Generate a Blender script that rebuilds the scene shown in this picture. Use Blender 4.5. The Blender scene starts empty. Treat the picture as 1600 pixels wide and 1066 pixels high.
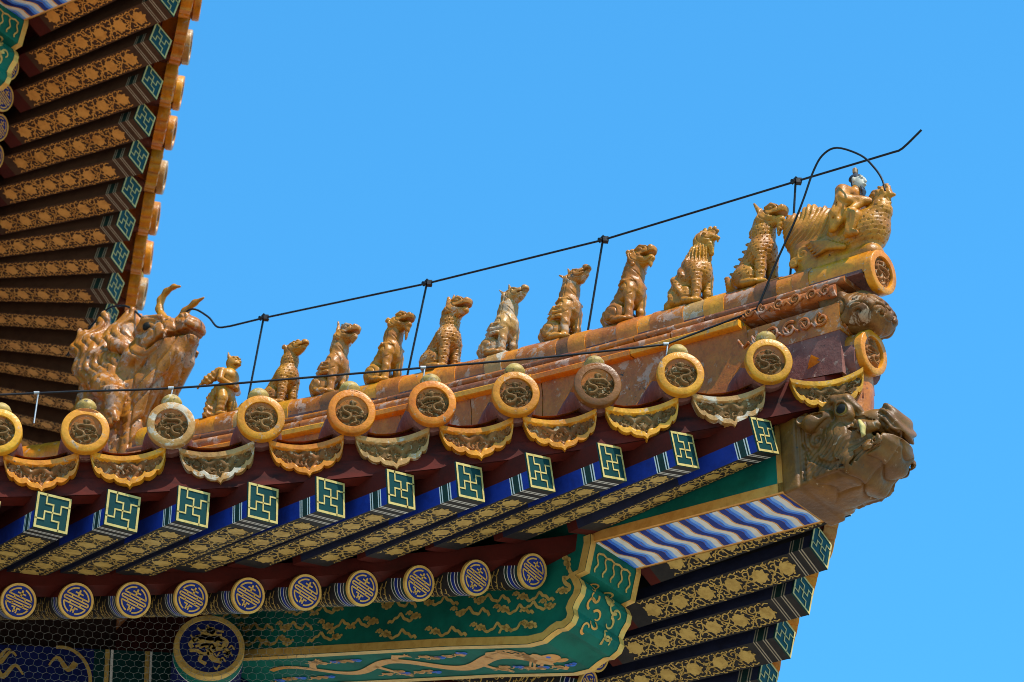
import bpy, math, random
import numpy as np
from mathutils import Vector, Matrix

rng = np.random.default_rng(7)
random.seed(7)
rad = math.radians
scene = bpy.context.scene
COL = scene.collection

# ------------------------------------------------------------------ camera, world, sun
PITCH, AZ, ROLL = rad(33.43), rad(7.455), rad(-0.874)
cam_d = bpy.data.cameras.new('camera')
cam_d.sensor_width = 36.0
cam_d.lens = 6260 / 1600 * 36.0
cam_d.clip_start = 0.1
cam_d.clip_end = 20000
cam_d.dof.use_dof = True
cam_d.dof.focus_distance = 16.5
cam_d.dof.aperture_fstop = 6.3
cam = bpy.data.objects.new('camera', cam_d)
COL.objects.link(cam)
R0 = Vector((math.cos(AZ), -math.sin(AZ), 0))
FW = Vector((math.sin(AZ) * math.cos(PITCH), math.cos(AZ) * math.cos(PITCH), math.sin(PITCH)))
U0 = R0.cross(FW)
RR = R0 * math.cos(ROLL) + U0 * math.sin(ROLL)
UU = RR.cross(FW)
cam.matrix_world = Matrix(((RR.x, UU.x, -FW.x, 0), (RR.y, UU.y, -FW.y, 0), (RR.z, UU.z, -FW.z, 1.6), (0, 0, 0, 1)))
scene.camera = cam

SUN_EL, SUN_AZ = rad(55), rad(36)           # azimuth from -Y towards +X
to_sun = Vector((math.cos(SUN_EL) * math.sin(SUN_AZ), -math.cos(SUN_EL) * math.cos(SUN_AZ), math.sin(SUN_EL)))
world = bpy.data.worlds.new('World')
scene.world = world
world.use_nodes = True
wn = world.node_tree
bg = wn.nodes['Background']
sky = wn.nodes.new('ShaderNodeTexSky')
sky.sky_type = 'NISHITA'
sky.sun_disc = False
sky.sun_elevation = SUN_EL
sky.sun_rotation = math.pi - SUN_AZ
sky.altitude = 100
sky.air_density = 1.0
sky.dust_density = 0.3
sky.ozone_density = 3.0
hs = wn.nodes.new('ShaderNodeMix')                 # deep, clear afternoon blue
hs.data_type = 'RGBA'
hs.blend_type = 'MULTIPLY'
hs.inputs[0].default_value = 1.0
hs.inputs[7].default_value = (.485, 1.48, 1.73, 1)
wn.links.new(sky.outputs[0], hs.inputs[6])
wn.links.new(hs.outputs[2], bg.inputs['Color'])
bg.inputs['Strength'].default_value = 0.13
sun_d = bpy.data.lights.new('sun', 'SUN')
sun_d.energy = 5.0
sun_d.angle = rad(0.5)
sun_d.color = (1.0, 0.93, 0.82)
sun = bpy.data.objects.new('sun', sun_d)
COL.objects.link(sun)
sun.rotation_euler = to_sun.to_track_quat('Z', 'Y').to_euler()
sun.location = (0, 0, 60)
scene.view_settings.view_transform = 'Standard'
scene.view_settings.look = 'None'
scene.view_settings.exposure = 0.6
scene.view_settings.gamma = 1
scene.cycles.filter_width = 1.0
scene.cycles.max_bounces = 8
scene.cycles.diffuse_bounces = 5

# ------------------------------------------------------------------ materials
def lin(c):
    return tuple((x / 255 / 12.92 if x / 255 <= 0.04045 else ((x / 255 + 0.055) / 1.055) ** 2.4) for x in c)

class NT:
    def __init__(s, name):
        s.m = bpy.data.materials.new(name)
        s.m.use_nodes = True
        s.t = s.m.node_tree
        s.b = s.t.nodes['Principled BSDF']
        s.pos = s.n('ShaderNodeNewGeometry').outputs['Position']
    def n(s, kind, **kw):
        x = s.t.nodes.new(kind)
        for k, v in kw.items():
            setattr(x, k, v)
        return x
    def l(s, a, b):
        s.t.links.new(a, b)
    def noise(s, scale, detail=4, rough=.55, vec=None, stretch=None, dist=0):
        v = vec or s.pos
        if stretch:
            mp = s.n('ShaderNodeMapping')
            mp.inputs['Scale'].default_value = stretch
            s.l(v, mp.inputs[0])
            v = mp.outputs[0]
        x = s.n('ShaderNodeTexNoise')
        s.l(v, x.inputs['Vector'])
        x.inputs['Scale'].default_value = scale
        x.inputs['Detail'].default_value = detail
        x.inputs['Roughness'].default_value = rough
        x.inputs['Distortion'].default_value = dist
        return x.outputs['Fac']
    def ramp(s, fac, lo, hi):
        x = s.n('ShaderNodeMapRange')
        x.clamp = True
        s.l(fac, x.inputs['Value'])
        x.inputs['From Min'].default_value = lo
        x.inputs['From Max'].default_value = hi
        return x.outputs[0]
    def mix(s, fac, a, b):
        x = s.n('ShaderNodeMix', data_type='RGBA')
        if isinstance(fac, (int, float)):
            x.inputs[0].default_value = fac
        else:
            s.l(fac, x.inputs[0])
        for i, c in ((6, a), (7, b)):
            if isinstance(c, tuple):
                x.inputs[i].default_value = (*c, 1)
            else:
                s.l(c, x.inputs[i])
        return x.outputs[2]
    def mul(s, a, k):
        x = s.n('ShaderNodeMath', operation='MULTIPLY')
        s.l(a, x.inputs[0])
        if isinstance(k, (int, float)):
            x.inputs[1].default_value = k
        else:
            s.l(k, x.inputs[1])
        return x.outputs[0]
    def lerp(s, fac, a, b):
        x = s.n('ShaderNodeMapRange')
        s.l(fac, x.inputs['Value'])
        x.inputs['To Min'].default_value = a
        x.inputs['To Max'].default_value = b
        return x.outputs[0]
    def bump(s, h, strength, dist=.01):
        x = s.n('ShaderNodeBump')
        x.inputs['Strength'].default_value = strength
        x.inputs['Distance'].default_value = dist
        s.l(h, x.inputs['Height'])
        s.l(x.outputs[0], s.b.inputs['Normal'])
    def col(s, c):
        if isinstance(c, tuple):
            s.b.inputs['Base Color'].default_value = (*c, 1)
        else:
            s.l(c, s.b.inputs['Base Color'])
    def rough(s, r):
        if isinstance(r, (int, float)):
            s.b.inputs['Roughness'].default_value = r
        else:
            s.l(r, s.b.inputs['Roughness'])

def paint(name, c, c2=None, scale=14, rough=.55, amt=(.45, .75), metal=0, stretch=None, bump=.15, chips=None, spec=.12):
    k = NT(name)
    f = k.noise(scale, 6, .65, stretch=stretch)
    base = k.mix(k.ramp(f, *amt), c, c2 or tuple(x * .55 for x in c))
    if chips:
        g = k.noise(chips[1], 8, .75)
        base = k.mix(k.ramp(g, chips[2], chips[2] + .03), base, chips[0])
    k.col(base)
    k.rough(rough)
    k.b.inputs['Metallic'].default_value = metal
    k.b.inputs['Specular IOR Level'].default_value = spec
    if bump:
        k.bump(k.noise(scale * 6, 5), bump, .004)
    return k.m

def glaze(name, c, c2, worn, w=.62, wscale=9, speck=.66, rough=.33, bump=.6, obj_rand=0.0, spec=.25):
    """fired tile glaze: body colour runs between two hues, lost patches show the pale clay, lichen specks."""
    k = NT(name)
    a = k.noise(7, 5, .6)
    base = k.mix(k.ramp(a, .35, .65), c, c2)
    fine = k.noise(70, 4, .6)
    base = k.mix(k.mul(k.ramp(fine, .45, .8), .4), base, tuple(x * .4 for x in c2))
    stain = k.noise(16, 7, .7, stretch=(1, 1, .45))
    base = k.mix(k.mul(k.ramp(stain, .52, .7), .55), base, tuple(x * .35 for x in c2))

    if obj_rand:
        oi = k.n('ShaderNodeObjectInfo')
        h = k.n('ShaderNodeHueSaturation')
        k.l(base, h.inputs['Color'])
        k.l(k.lerp(oi.outputs['Random'], .5 - obj_rand * .03, .5 + obj_rand * .03), h.inputs['Hue'])
        r2 = k.n('ShaderNodeMath', operation='FRACT')
        k.l(k.mul(oi.outputs['Random'], 17.3), r2.inputs[0])
        k.l(k.lerp(r2.outputs[0], 1 - obj_rand * .5, 1 + obj_rand * .25), h.inputs['Value'])
        base = h.outputs[0]
    pn = k.noise(wscale, 9, .72, dist=.4)
    pm = k.ramp(pn, w, w + .035)
    wc = k.mix(k.ramp(k.noise(30, 4), .35, .7), worn, tuple(x * .62 for x in worn))
    base = k.mix(pm, base, wc)
    sp = k.noise(26, 8, .78)
    sm = k.ramp(sp, speck, speck + .04)
    base = k.mix(sm, base, (.035, .028, .022))
    k.col(base)
    k.rough(k.lerp(k.ramp(pn, w - .02, w + .04), rough, .8))
    k.b.inputs['Specular IOR Level'].default_value = spec
    h = k.noise(38, 7, .62)
    k.bump(h, bump, .006)
    return k.m

AMB = (.60, .215, .010); AMB2 = (.45, .125, .006); WORN = (.38, .21, .125)
MT = {}
MT['glaze'] = glaze('amber_glaze', AMB, AMB2, (.4, .25, .15), .6, wscale=26, speck=.63, obj_rand=.35)
MT['glaze_yellow'] = glaze('yellow_glaze', (.62, .28, .016), (.5, .19, .010), (.42, .28, .17), .6, wscale=26, speck=.63, obj_rand=.2)
MT['glaze_brown'] = glaze('brown_glaze', (.13, .045, .012), (.2, .07, .01), WORN, .64, wscale=24, speck=.62)
MT['glaze_pale'] = glaze('weathered_pale_glaze', (.38, .2, .06), (.32, .14, .03), (.45, .36, .26), .53)
MT['glaze_ridge'] = glaze('ridge_glaze', (.42, .125, .010), (.26, .062, .006), (.42, .23, .15), .54, wscale=11, speck=.62, rough=.3)
MT['moulding'] = glaze('weathered_moulding', (.4, .115, .012), (.27, .075, .02), (.44, .25, .17), .53, wscale=16, speck=.6, rough=.5, bump=.5)
MT['roof_glaze'] = glaze('roof_tile_glaze', (.4, .12, .009), (.28, .065, .005), (.36, .19, .11), .6, wscale=14, rough=.4)
MT['relief'] = glaze('weathered_relief', (.19, .095, .03), (.11, .05, .015), (.4, .29, .17), .59, wscale=40, speck=.6, rough=.65, spec=.1)
MT['relief_red'] = glaze('orange_relief', (.26, .095, .024), (.14, .045, .012), (.45, .3, .18), .57, wscale=40, speck=.6, rough=.65, spec=.1)
MT['moulding_dark'] = glaze('aged_moulding', (.22, .065, .015), (.15, .045, .02), (.34, .17, .11), .58, wscale=18, speck=.6, rough=.5, bump=.5)
MT['mortar'] = glaze('purple_lime_mortar', (.14, .045, .034), (.2, .08, .06), (.36, .22, .16), .6, wscale=24, speck=.6, rough=.85, bump=.8)
MT['fig_amber'] = glaze('amber_figure_glaze', (.44, .17, .009), (.28, .085, .005), WORN, .7, speck=.66)
MT['fig_gold'] = glaze('golden_figure_glaze', (.44, .18, .012), (.27, .085, .006), WORN, .68, speck=.63)
MT['fig_worn'] = glaze('worn_figure_glaze', (.43, .165, .018), (.3, .1, .012), (.44, .27, .16), .55, wscale=16, speck=.6, rough=.3)
MT['fig_pale'] = glaze('pale_figure_glaze', (.37, .18, .04), (.32, .12, .02), (.44, .3, .19), .52, wscale=14, speck=.6, rough=.3)
MT['dragon_glaze'] = glaze('big_dragon_glaze', (.36, .13, .015), (.27, .08, .009), (.38, .21, .13), .54, wscale=13, speck=.58, rough=.28)
MT['head_glaze'] = glaze('beam_head_glaze', (.085, .033, .006), (.18, .075, .011), (.36, .25, .16), .62, wscale=16, speck=.63, rough=.42)
MT['corbel_glaze'] = glaze('sooty_corbel_glaze', (.2, .075, .012), (.09, .034, .010), (.36, .23, .14), .58, wscale=16, speck=.58, rough=.45, spec=.15)
MT['red'] = paint('red_wood_paint', (.085, .009, .004), (.014, .0035, .0025), 5, .7, (.42, .7), stretch=(1, 1, 3), chips=((.12, .02, .01), 9, .66))
MT['red_side'] = paint('red_rafter_paint', (.062, .008, .005), (.03, .006, .004), 8, .7)
MT['deck'] = paint('dark_red_board', (.04, .006, .004), (.012, .004, .003), 6, .8)
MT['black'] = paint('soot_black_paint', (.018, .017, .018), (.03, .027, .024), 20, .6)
MT['bounce_brown'] = paint('bounce_brown_paint', (.065, .033, .018), (.04, .02, .012), 14, .8)  # warm bounce light on the upper rafters, put into the brown
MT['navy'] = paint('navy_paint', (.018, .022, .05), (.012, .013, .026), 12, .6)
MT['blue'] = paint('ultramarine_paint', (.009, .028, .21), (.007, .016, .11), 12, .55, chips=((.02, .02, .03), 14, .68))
MT['shaded_blue'] = paint('shaded_blue_paint', (.006, .012, .085), (.004, .008, .045), 16, .7)  # blue darkened to carry the deep shade behind the netting
MT['skyblue'] = paint('mid_blue_paint', (.045, .17, .68), (.03, .12, .55), 20, .6)
MT['lightblue'] = paint('pale_blue_paint', (.17, .38, .82), (.12, .3, .74), 20, .6)
MT['white'] = paint('off_white_paint', (.62, .62, .58), (.48, .47, .42), 15, .6, chips=((.2, .2, .22), 22, .7))
MT['dull_white'] = paint('dull_white_paint', (.3, .27, .2), (.2, .17, .12), 20, .7)  # darker white for stripes on the navy and brown rafters
MT['green'] = paint('malachite_paint', (.004, .12, .088), (.003, .075, .056), 9, .6, (.4, .7))
MT['green_end'] = paint('dark_green_paint', (.005, .034, .032), (.003, .022, .022), 12, .5, chips=((.02, .02, .02), 20, .7))
MT['green_band'] = paint('green_black_paint', (.012, .035, .03), (.008, .02, .018), 12, .55)
MT['gold'] = paint('gold_leaf', (.58, .37, .1), (.42, .24, .05), 25, .38, metal=.25, bump=.3)
MT['gold_dull'] = paint('aged_gold_leaf', (.5, .345, .1), (.3, .185, .045), 22, .5, metal=.2, bump=.4, chips=((.06, .045, .03), 50, .66))
MT['gold_orange'] = paint('warm_gold_leaf', (.6, .3, .07), (.45, .19, .035), 25, .4, metal=.2, bump=.3)
MT['gold_bounce'] = paint('bounce_tinted_aged_gold', (.62, .3, .065), (.4, .165, .03), 18, .5, metal=.2, bump=.4, chips=((.06, .035, .02), 45, .66))  # orange of the roof's bounce light mixed into the upper-eave gold
MT['cream_gold'] = paint('bright_gold_leaf', (.46, .34, .115), (.32, .22, .06), 30, .5, metal=.1, chips=((.12, .08, .04), 70, .68))
MT['wire'] = paint('black_cable', (.012, .012, .014), (.02, .02, .02), 30, .4)
MT['steel'] = paint('galvanised_clip', (.3, .3, .3), (.18, .17, .16), 40, .5, metal=.6)
MT['netting'] = paint('netting_wire', (.16, .155, .14), (.1, .095, .085), 40, .6, metal=.3)
MT['cap'] = glaze('nail_cap_glaze', (.4, .25, .055), (.27, .16, .035), (.46, .36, .22), .56, wscale=20, speck=.58, rough=.5)
MT['eye_white'] = paint('yellow_eye_glaze', (.2, .12, .02), (.14, .075, .014), 30, .25)
MT['eye_black'] = paint('black_eye_glaze', (.012, .010, .008), (.02, .017, .013), 30, .5, spec=.08)
MT['tusk'] = paint('ivory_tooth_glaze', (.42, .32, .11), (.3, .21, .07), 30, .4)
MT['face'] = paint('pale_face_paint', (.4, .36, .29), (.28, .24, .18), 40, .5)
MT['hair'] = paint('dark_hair_paint', (.03, .033, .045), (.05, .05, .055), 30, .5)
MT['pave'] = paint('stone_paving', (.38, .32, .25), (.3, .25, .19), .6, .8)
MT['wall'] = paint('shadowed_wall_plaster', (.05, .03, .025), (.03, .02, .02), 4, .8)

# ------------------------------------------------------------------ mesh helpers
class MB:
    def __init__(s):
        s.v = []; s.f = []; s.m = []; s.nv = 0
    def add(s, v, f, mi=0, M=None):
        v = np.asarray(v, float).reshape(-1, 3)
        if M is not None:
            A = np.array(M)
            v = v @ A[:3, :3].T + A[:3, 3]
        s.v.append(v)
        b = s.nv
        s.nv += len(v)
        for i, q in enumerate(f):
            s.f.append([int(j) + b for j in q])
            s.m.append(mi[i] if isinstance(mi, (list, np.ndarray)) else mi)
    def grid(s, P, mi=0, cu=False, cv=False, flip=False, M=None):
        P = np.asarray(P, float)
        a, b = P.shape[:2]
        fs = []
        for i in range(a if cu else a - 1):
            for j in range(b if cv else b - 1):
                q = [i * b + j, ((i + 1) % a) * b + j, ((i + 1) % a) * b + (j + 1) % b, i * b + (j + 1) % b]
                fs.append(q[::-1] if flip else q)
        s.add(P.reshape(-1, 3), fs, mi, M)
    def box(s, lo, hi, mi=0, M=None):
        x0, y0, z0 = lo; x1, y1, z1 = hi
        v = [(x0, y0, z0), (x1, y0, z0), (x1, y1, z0), (x0, y1, z0), (x0, y0, z1), (x1, y0, z1), (x1, y1, z1), (x0, y1, z1)]
        s.add(v, [(0, 3, 2, 1), (4, 5, 6, 7), (0, 1, 5, 4), (1, 2, 6, 5), (2, 3, 7, 6), (3, 0, 4, 7)], mi, M)
    def tube(s, path, r, n=8, mi=0, M=None, caps=True, up=None, squash=1.0):
        P = np.asarray(path, float)
        k = len(P)
        r = np.full(k, r) if np.isscalar(r) else np.asarray(r, float)
        T = np.gradient(P, axis=0)
        T /= np.linalg.norm(T, axis=1)[:, None] + 1e-12
        ref = np.array(up if up is not None else ((0, 0, 1) if abs(T[0][2]) < .9 else (1, 0, 0)), float)
        rows = []
        a = np.arange(n) * 2 * np.pi / n
        for i in range(k):
            x = np.cross(ref, T[i]); x /= np.linalg.norm(x) + 1e-12
            y = np.cross(T[i], x)
            if up is None:
                ref = y
            rows.append(P[i] + r[i] * (np.cos(a)[:, None] * x + squash * np.sin(a)[:, None] * y))
        s.grid(rows, mi, cv=True, M=M, flip=False)
        if caps:
            s.add(rows[0], [list(range(n))], mi, M)
            s.add(rows[-1], [list(range(n))[::-1]], mi, M)
    def strip(s, pts, w, z=0.0, mi=0, M=None, plane='xy', closed=False, to3=None):
        """flat ribbon along a 2-D polyline, w a width or one per point."""
        P = np.asarray(pts, float)
        if closed:
            P = np.vstack([P, P[:1]])
        w = np.full(len(P), w) if np.isscalar(w) else np.asarray(w, float)
        if closed and len(w) < len(P):
            w = np.append(w, w[0])
        D = np.diff(P, axis=0)
        D /= np.linalg.norm(D, axis=1)[:, None] + 1e-12
        N = np.stack([-D[:, 1], D[:, 0]], 1)
        if closed:
            NN = np.vstack([N, N[:1]]); PN = np.vstack([N[-1:], N])
        else:
            NN = np.vstack([N, N[-1:]]); PN = np.vstack([N[:1], N])
        A = NN + PN
        A /= np.maximum((A * NN).sum(1), .35)[:, None] + 1e-9
        L = P + A * w[:, None] / 2
        Rr = P - A * w[:, None] / 2
        f3 = to3 or (lambda q: np.column_stack([q, np.full(len(q), z)]))
        s.grid(np.stack([f3(Rr), f3(L)], 1), mi, M=M)
    def poly(s, pts, z=0.0, mi=0, M=None, to3=None):
        P = np.asarray(pts, float)
        f3 = to3 or (lambda q: np.column_stack([q, np.full(len(q), z)]))
        c = P.mean(0)
        Q = f3(np.vstack([P, c[None]]))
        n = len(P)
        area = np.sum(P[:, 0] * np.roll(P[:, 1], -1) - P[:, 1] * np.roll(P[:, 0], -1))
        s.add(Q, [((i, (i + 1) % n, n) if area > 0 else ((i + 1) % n, i, n)) for i in range(n)], mi, M)
    def lathe(s, prof, n=24, mi=0, M=None):
        a = np.arange(n) * 2 * np.pi / n
        rows = [[(r * math.cos(t), r * math.sin(t), z) for t in a] for r, z in prof]
        s.grid(rows, mi, cv=True, M=M, flip=True)
    def mesh(s, name, mats, smooth=False):
        me = bpy.data.meshes.new(name)
        me.from_pydata(np.vstack(s.v).tolist(), [], s.f)
        for m in mats:
            me.materials.append(MT[m] if isinstance(m, str) else m)
        me.polygons.foreach_set('material_index', s.m)
        if smooth is True:
            me.polygons.foreach_set('use_smooth', [True] * len(me.polygons))
        elif smooth:
            me.polygons.foreach_set('use_smooth', [True] * len(me.polygons))
            me.set_sharp_from_angle(angle=rad(smooth))
        me.update()
        return me

def thing(name, label, cat, loc, group=None):
    o = bpy.data.objects.new(name, None)
    o.empty_display_size = .1
    COL.objects.link(o)
    o.location = loc
    o['label'] = label
    o['category'] = cat
    if group:
        o['group'] = group
    return o

def world_of(o):
    M = o.matrix_local if hasattr(o, 'matrix_local') else Matrix()
    M = Matrix.LocRotScale(o.location, o.rotation_euler, o.scale)
    return world_of(o.parent) @ M if o.parent else M

def part(name, me, parent, M=None):
    """link a mesh as a part; M is its WORLD matrix"""
    o = bpy.data.objects.new(name, me)
    COL.objects.link(o)
    o.parent = parent
    W = (M if M is not None else Matrix())
    L = world_of(parent).inverted() @ W
    loc, rot, sc = L.decompose()
    o.location = loc
    o.rotation_euler = rot.to_euler()
    o.scale = sc
    return o

def frame(o, x, y, z):
    o, x, y, z = (Vector(t) for t in (o, x, y, z))
    return Matrix(((x.x, y.x, z.x, o.x), (x.y, y.y, z.y, o.y), (x.z, y.z, z.z, o.z), (0, 0, 0, 1)))

# ------------------------------------------------------------------ sculpting: signed distances, meshed by surface nets
class Clay:
    def __init__(s, lo, hi, h):
        s.lo = np.array(lo, float); s.h = h
        s.n = np.ceil((np.array(hi) - s.lo) / h).astype(int) + 1
        s.D = np.full(s.n, 1.0, np.float32)
        s.ax = [s.lo[i] + h * np.arange(s.n[i]) for i in range(3)]
    def _sub(s, lo, hi):
        a = np.maximum(np.floor((np.array(lo) - s.lo) / s.h).astype(int), 0)
        b = np.minimum(np.ceil((np.array(hi) - s.lo) / s.h).astype(int) + 1, s.n)
        b = np.maximum(b, a)
        sl = tuple(slice(i, j) for i, j in zip(a, b))
        g = np.meshgrid(*[s.ax[i][sl[i]] for i in range(3)], indexing='ij')
        return sl, g
    def _put(s, sl, d, k, cut):
        E = s.D[sl]
        if cut:
            d = -d
            if k > 0:
                hh = np.clip(.5 - .5 * (d - E) / k, 0, 1)
                s.D[sl] = d * (1 - hh) + E * hh + k * hh * (1 - hh)
            else:
                s.D[sl] = np.maximum(E, d)
        elif k > 0:
            hh = np.clip(.5 + .5 * (E - d) / k, 0, 1)
            s.D[sl] = E * (1 - hh) + d * hh - k * hh * (1 - hh)
        else:
            s.D[sl] = np.minimum(E, d)
    def cap(s, a, b, ra, rb=None, k=.02, cut=False, sy=1.0, mir=False):
        rb = ra if rb is None else rb
        a = np.array(a, float); b = np.array(b, float)
        m = max(ra, rb) * max(1, sy) + k * 1.5 + 2 * s.h
        sl, (X, Y, Z) = s._sub(np.minimum(a, b) - m, np.maximum(a, b) + m)
        if X.size:
            ba = b - a
            L2 = ba @ ba + 1e-12
            px, py, pz = X - a[0], Y - a[1], Z - a[2]
            t = np.clip((px * ba[0] + py * ba[1] + pz * ba[2]) / L2, 0, 1)
            d = np.sqrt((px - ba[0] * t) ** 2 + ((py - ba[1] * t) / sy) ** 2 + (pz - ba[2] * t) ** 2) - (ra + (rb - ra) * t)
            s._put(sl, d, k, cut)
        if mir:
            s.cap(a * (1, -1, 1), b * (1, -1, 1), ra, rb, k, cut, sy)
    def chain(s, pts, r, k=.02, cut=False, sy=1.0, mir=False):
        r = [r] * len(pts) if np.isscalar(r) else r
        for i in range(len(pts) - 1):
            s.cap(pts[i], pts[i + 1], r[i], r[i + 1], k, cut, sy, mir)
    def ell(s, c, r, k=.02, pitch=0, yaw=0, cut=False, mir=False):
        c = np.array(c, float); r = np.array(r, float)
        m = r.max() + k * 1.5 + 2 * s.h
        sl, (X, Y, Z) = s._sub(c - m, c + m)
        if X.size:
            x, y, z = X - c[0], Y - c[1], Z - c[2]
            if yaw:
                x, y = x * math.cos(yaw) + y * math.sin(yaw), -x * math.sin(yaw) + y * math.cos(yaw)
            if pitch:
                x, z = x * math.cos(pitch) + z * math.sin(pitch), -x * math.sin(pitch) + z * math.cos(pitch)
            k0 = np.sqrt((x / r[0]) ** 2 + (y / r[1]) ** 2 + (z / r[2]) ** 2)
            k1 = np.sqrt((x / r[0] ** 2) ** 2 + (y / r[1] ** 2) ** 2 + (z / r[2] ** 2) ** 2) + 1e-9
            s._put(sl, k0 * (k0 - 1) / k1, k, cut)
        if mir:
            s.ell(c * (1, -1, 1), r, k, pitch, -yaw, cut)
    def box(s, c, hs, rr=.01, k=.01, pitch=0, cut=False):
        c = np.array(c, float); hs = np.array(hs, float)
        m = np.linalg.norm(hs) + k * 1.5 + 2 * s.h
        sl, (X, Y, Z) = s._sub(c - m, c + m)
        if X.size:
            x, y, z = X - c[0], Y - c[1], Z - c[2]
            if pitch:
                x, z = x * math.cos(pitch) + z * math.sin(pitch), -x * math.sin(pitch) + z * math.cos(pitch)
            q = [np.abs(t) - (e - rr) for t, e in zip((x, y, z), hs)]
            d = np.sqrt(sum(np.maximum(t, 0) ** 2 for t in q)) + np.minimum(np.maximum(np.maximum(q[0], q[1]), q[2]), 0) - rr
            s._put(sl, d, k, cut)
    def func(s, fn, k=0, cut=False):
        X, Y, Z = np.meshgrid(*s.ax, indexing='ij')
        s._put((slice(None),) * 3, fn(X, Y, Z).astype(np.float32), k, cut)
    def net(s, smooth=1):
        D = s.D.astype(float)
        for ax in range(3):
            for e in (0, -1):
                sl = [slice(None)] * 3; sl[ax] = e
                D[tuple(sl)] = np.maximum(D[tuple(sl)], s.h)
        S = D < 0
        c = np.zeros(tuple(np.array(S.shape) - 1), int)
        offs = [(i, j, k) for i in (0, 1) for j in (0, 1) for k in (0, 1)]
        def sh(A, o):
            return A[o[0]:A.shape[0] - 1 + o[0], o[1]:A.shape[1] - 1 + o[1], o[2]:A.shape[2] - 1 + o[2]]
        for o in offs:
            c += sh(S, o)
        mixed = (c > 0) & (c < 8)
        idx = np.argwhere(mixed)
        vid = np.full(c.shape, -1)
        vid[mixed] = np.arange(len(idx))
        acc = np.zeros((len(idx), 3)); cnt = np.zeros(len(idx))
        for a in offs:
            for ax in range(3):
                if a[ax] == 0:
                    b = list(a); b[ax] = 1
                    da = D[tuple((idx + a).T)]; db = D[tuple((idx + b).T)]
                    cr = (da < 0) != (db < 0)
                    t = np.where(cr, da / np.where(cr, da - db, 1), 0)
                    p = np.tile(np.array(a, float), (len(idx), 1)); p[:, ax] += t
                    acc[cr] += p[cr]; cnt[cr] += 1
        V = s.lo + (idx + acc / cnt[:, None]) * s.h
        Q = []
        for ax in range(3):
            o1, o2 = [i for i in range(3) if i != ax]
            sl0 = [slice(None)] * 3; sl1 = [slice(None)] * 3
            sl0[ax] = slice(0, -1); sl1[ax] = slice(1, None)
            A = S[tuple(sl0)]; B = S[tuple(sl1)]
            e = np.argwhere(A != B)
            ok = (e[:, o1] > 0) & (e[:, o2] > 0) & (e[:, o1] < S.shape[o1] - 1) & (e[:, o2] < S.shape[o2] - 1)
            e = e[ok]
            ins = A[tuple(e.T)]
            def cell(d1, d2):
                q = e.copy(); q[:, o1] += d1; q[:, o2] += d2
                return vid[tuple(q.T)]
            q = np.stack([cell(-1, -1), cell(0, -1), cell(0, 0), cell(-1, 0)], 1)
            fl = ins if ax != 1 else ~ins
            q[~fl] = q[~fl][:, ::-1]
            Q.append(q)
        Q = np.vstack(Q)
        Q = Q[(Q >= 0).all(1)]
        for _ in range(smooth):
            E = np.vstack([Q[:, [0, 1]], Q[:, [1, 2]], Q[:, [2, 3]], Q[:, [3, 0]]])
            sm = np.zeros_like(V); n = np.zeros(len(V))
            for i in range(3):
                sm[:, i] = np.bincount(E[:, 0], V[E[:, 1], i], len(V)) + np.bincount(E[:, 1], V[E[:, 0], i], len(V))
            n = np.bincount(E[:, 0], minlength=len(V)) + np.bincount(E[:, 1], minlength=len(V))
            V = V * .5 + .5 * sm / np.maximum(n, 1)[:, None]
        return V, Q

def vnormals(V, Q):
    N = np.cross(V[Q[:, 2]] - V[Q[:, 0]], V[Q[:, 3]] - V[Q[:, 1]])
    out = np.zeros_like(V)
    for i in range(3):
        for c in range(4):
            out[:, i] += np.bincount(Q[:, c], N[:, i], len(V))
    return out / (np.linalg.norm(out, axis=1)[:, None] + 1e-12)

def sculpt_mesh(name, clay, mats, detail=None, matfn=None, smooth=1):
    V, Q = clay.net(smooth)
    if detail:
        N = vnormals(V, Q)
        V = V + N * detail(V, N)[:, None]
    me = bpy.data.meshes.new(name)
    me.from_pydata(V.tolist(), [], Q.tolist())
    for m in mats:
        me.materials.append(MT[m])
    if matfn:
        C = V[Q].mean(1)
        me.polygons.foreach_set('material_index', matfn(C).astype(int).tolist())
    me.polygons.foreach_set('use_smooth', [True] * len(me.polygons))
    me.update()
    return me

def groove(ph, p=5):
    return -(1 - np.abs(np.sin(ph))) ** p

def sstep(x, a, b):
    t = np.clip((x - a) / (b - a), 0, 1)
    return t * t * (3 - 2 * t)

def scales(u, v, su, sv):
    """overlapping fish scales: u down the body, v round it; 0..1"""
    best = np.zeros_like(u)
    for dr in (0, 1):
        r = np.floor(u / su) + dr
        vv = v / sv + .5 * (r % 2)
        fx = vv - np.floor(vv) - .5
        fy = u / su - r + 1
        d = np.sqrt((fx * 1.9) ** 2 + (fy * .8) ** 2)
        h = np.where(d < 1, .35 + .65 * (1 - fy * .5), 0)
        best = np.where((dr == 0) & (d < 1), h, best) if dr == 0 else np.where(best > 0, best, h)
    return best
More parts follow.
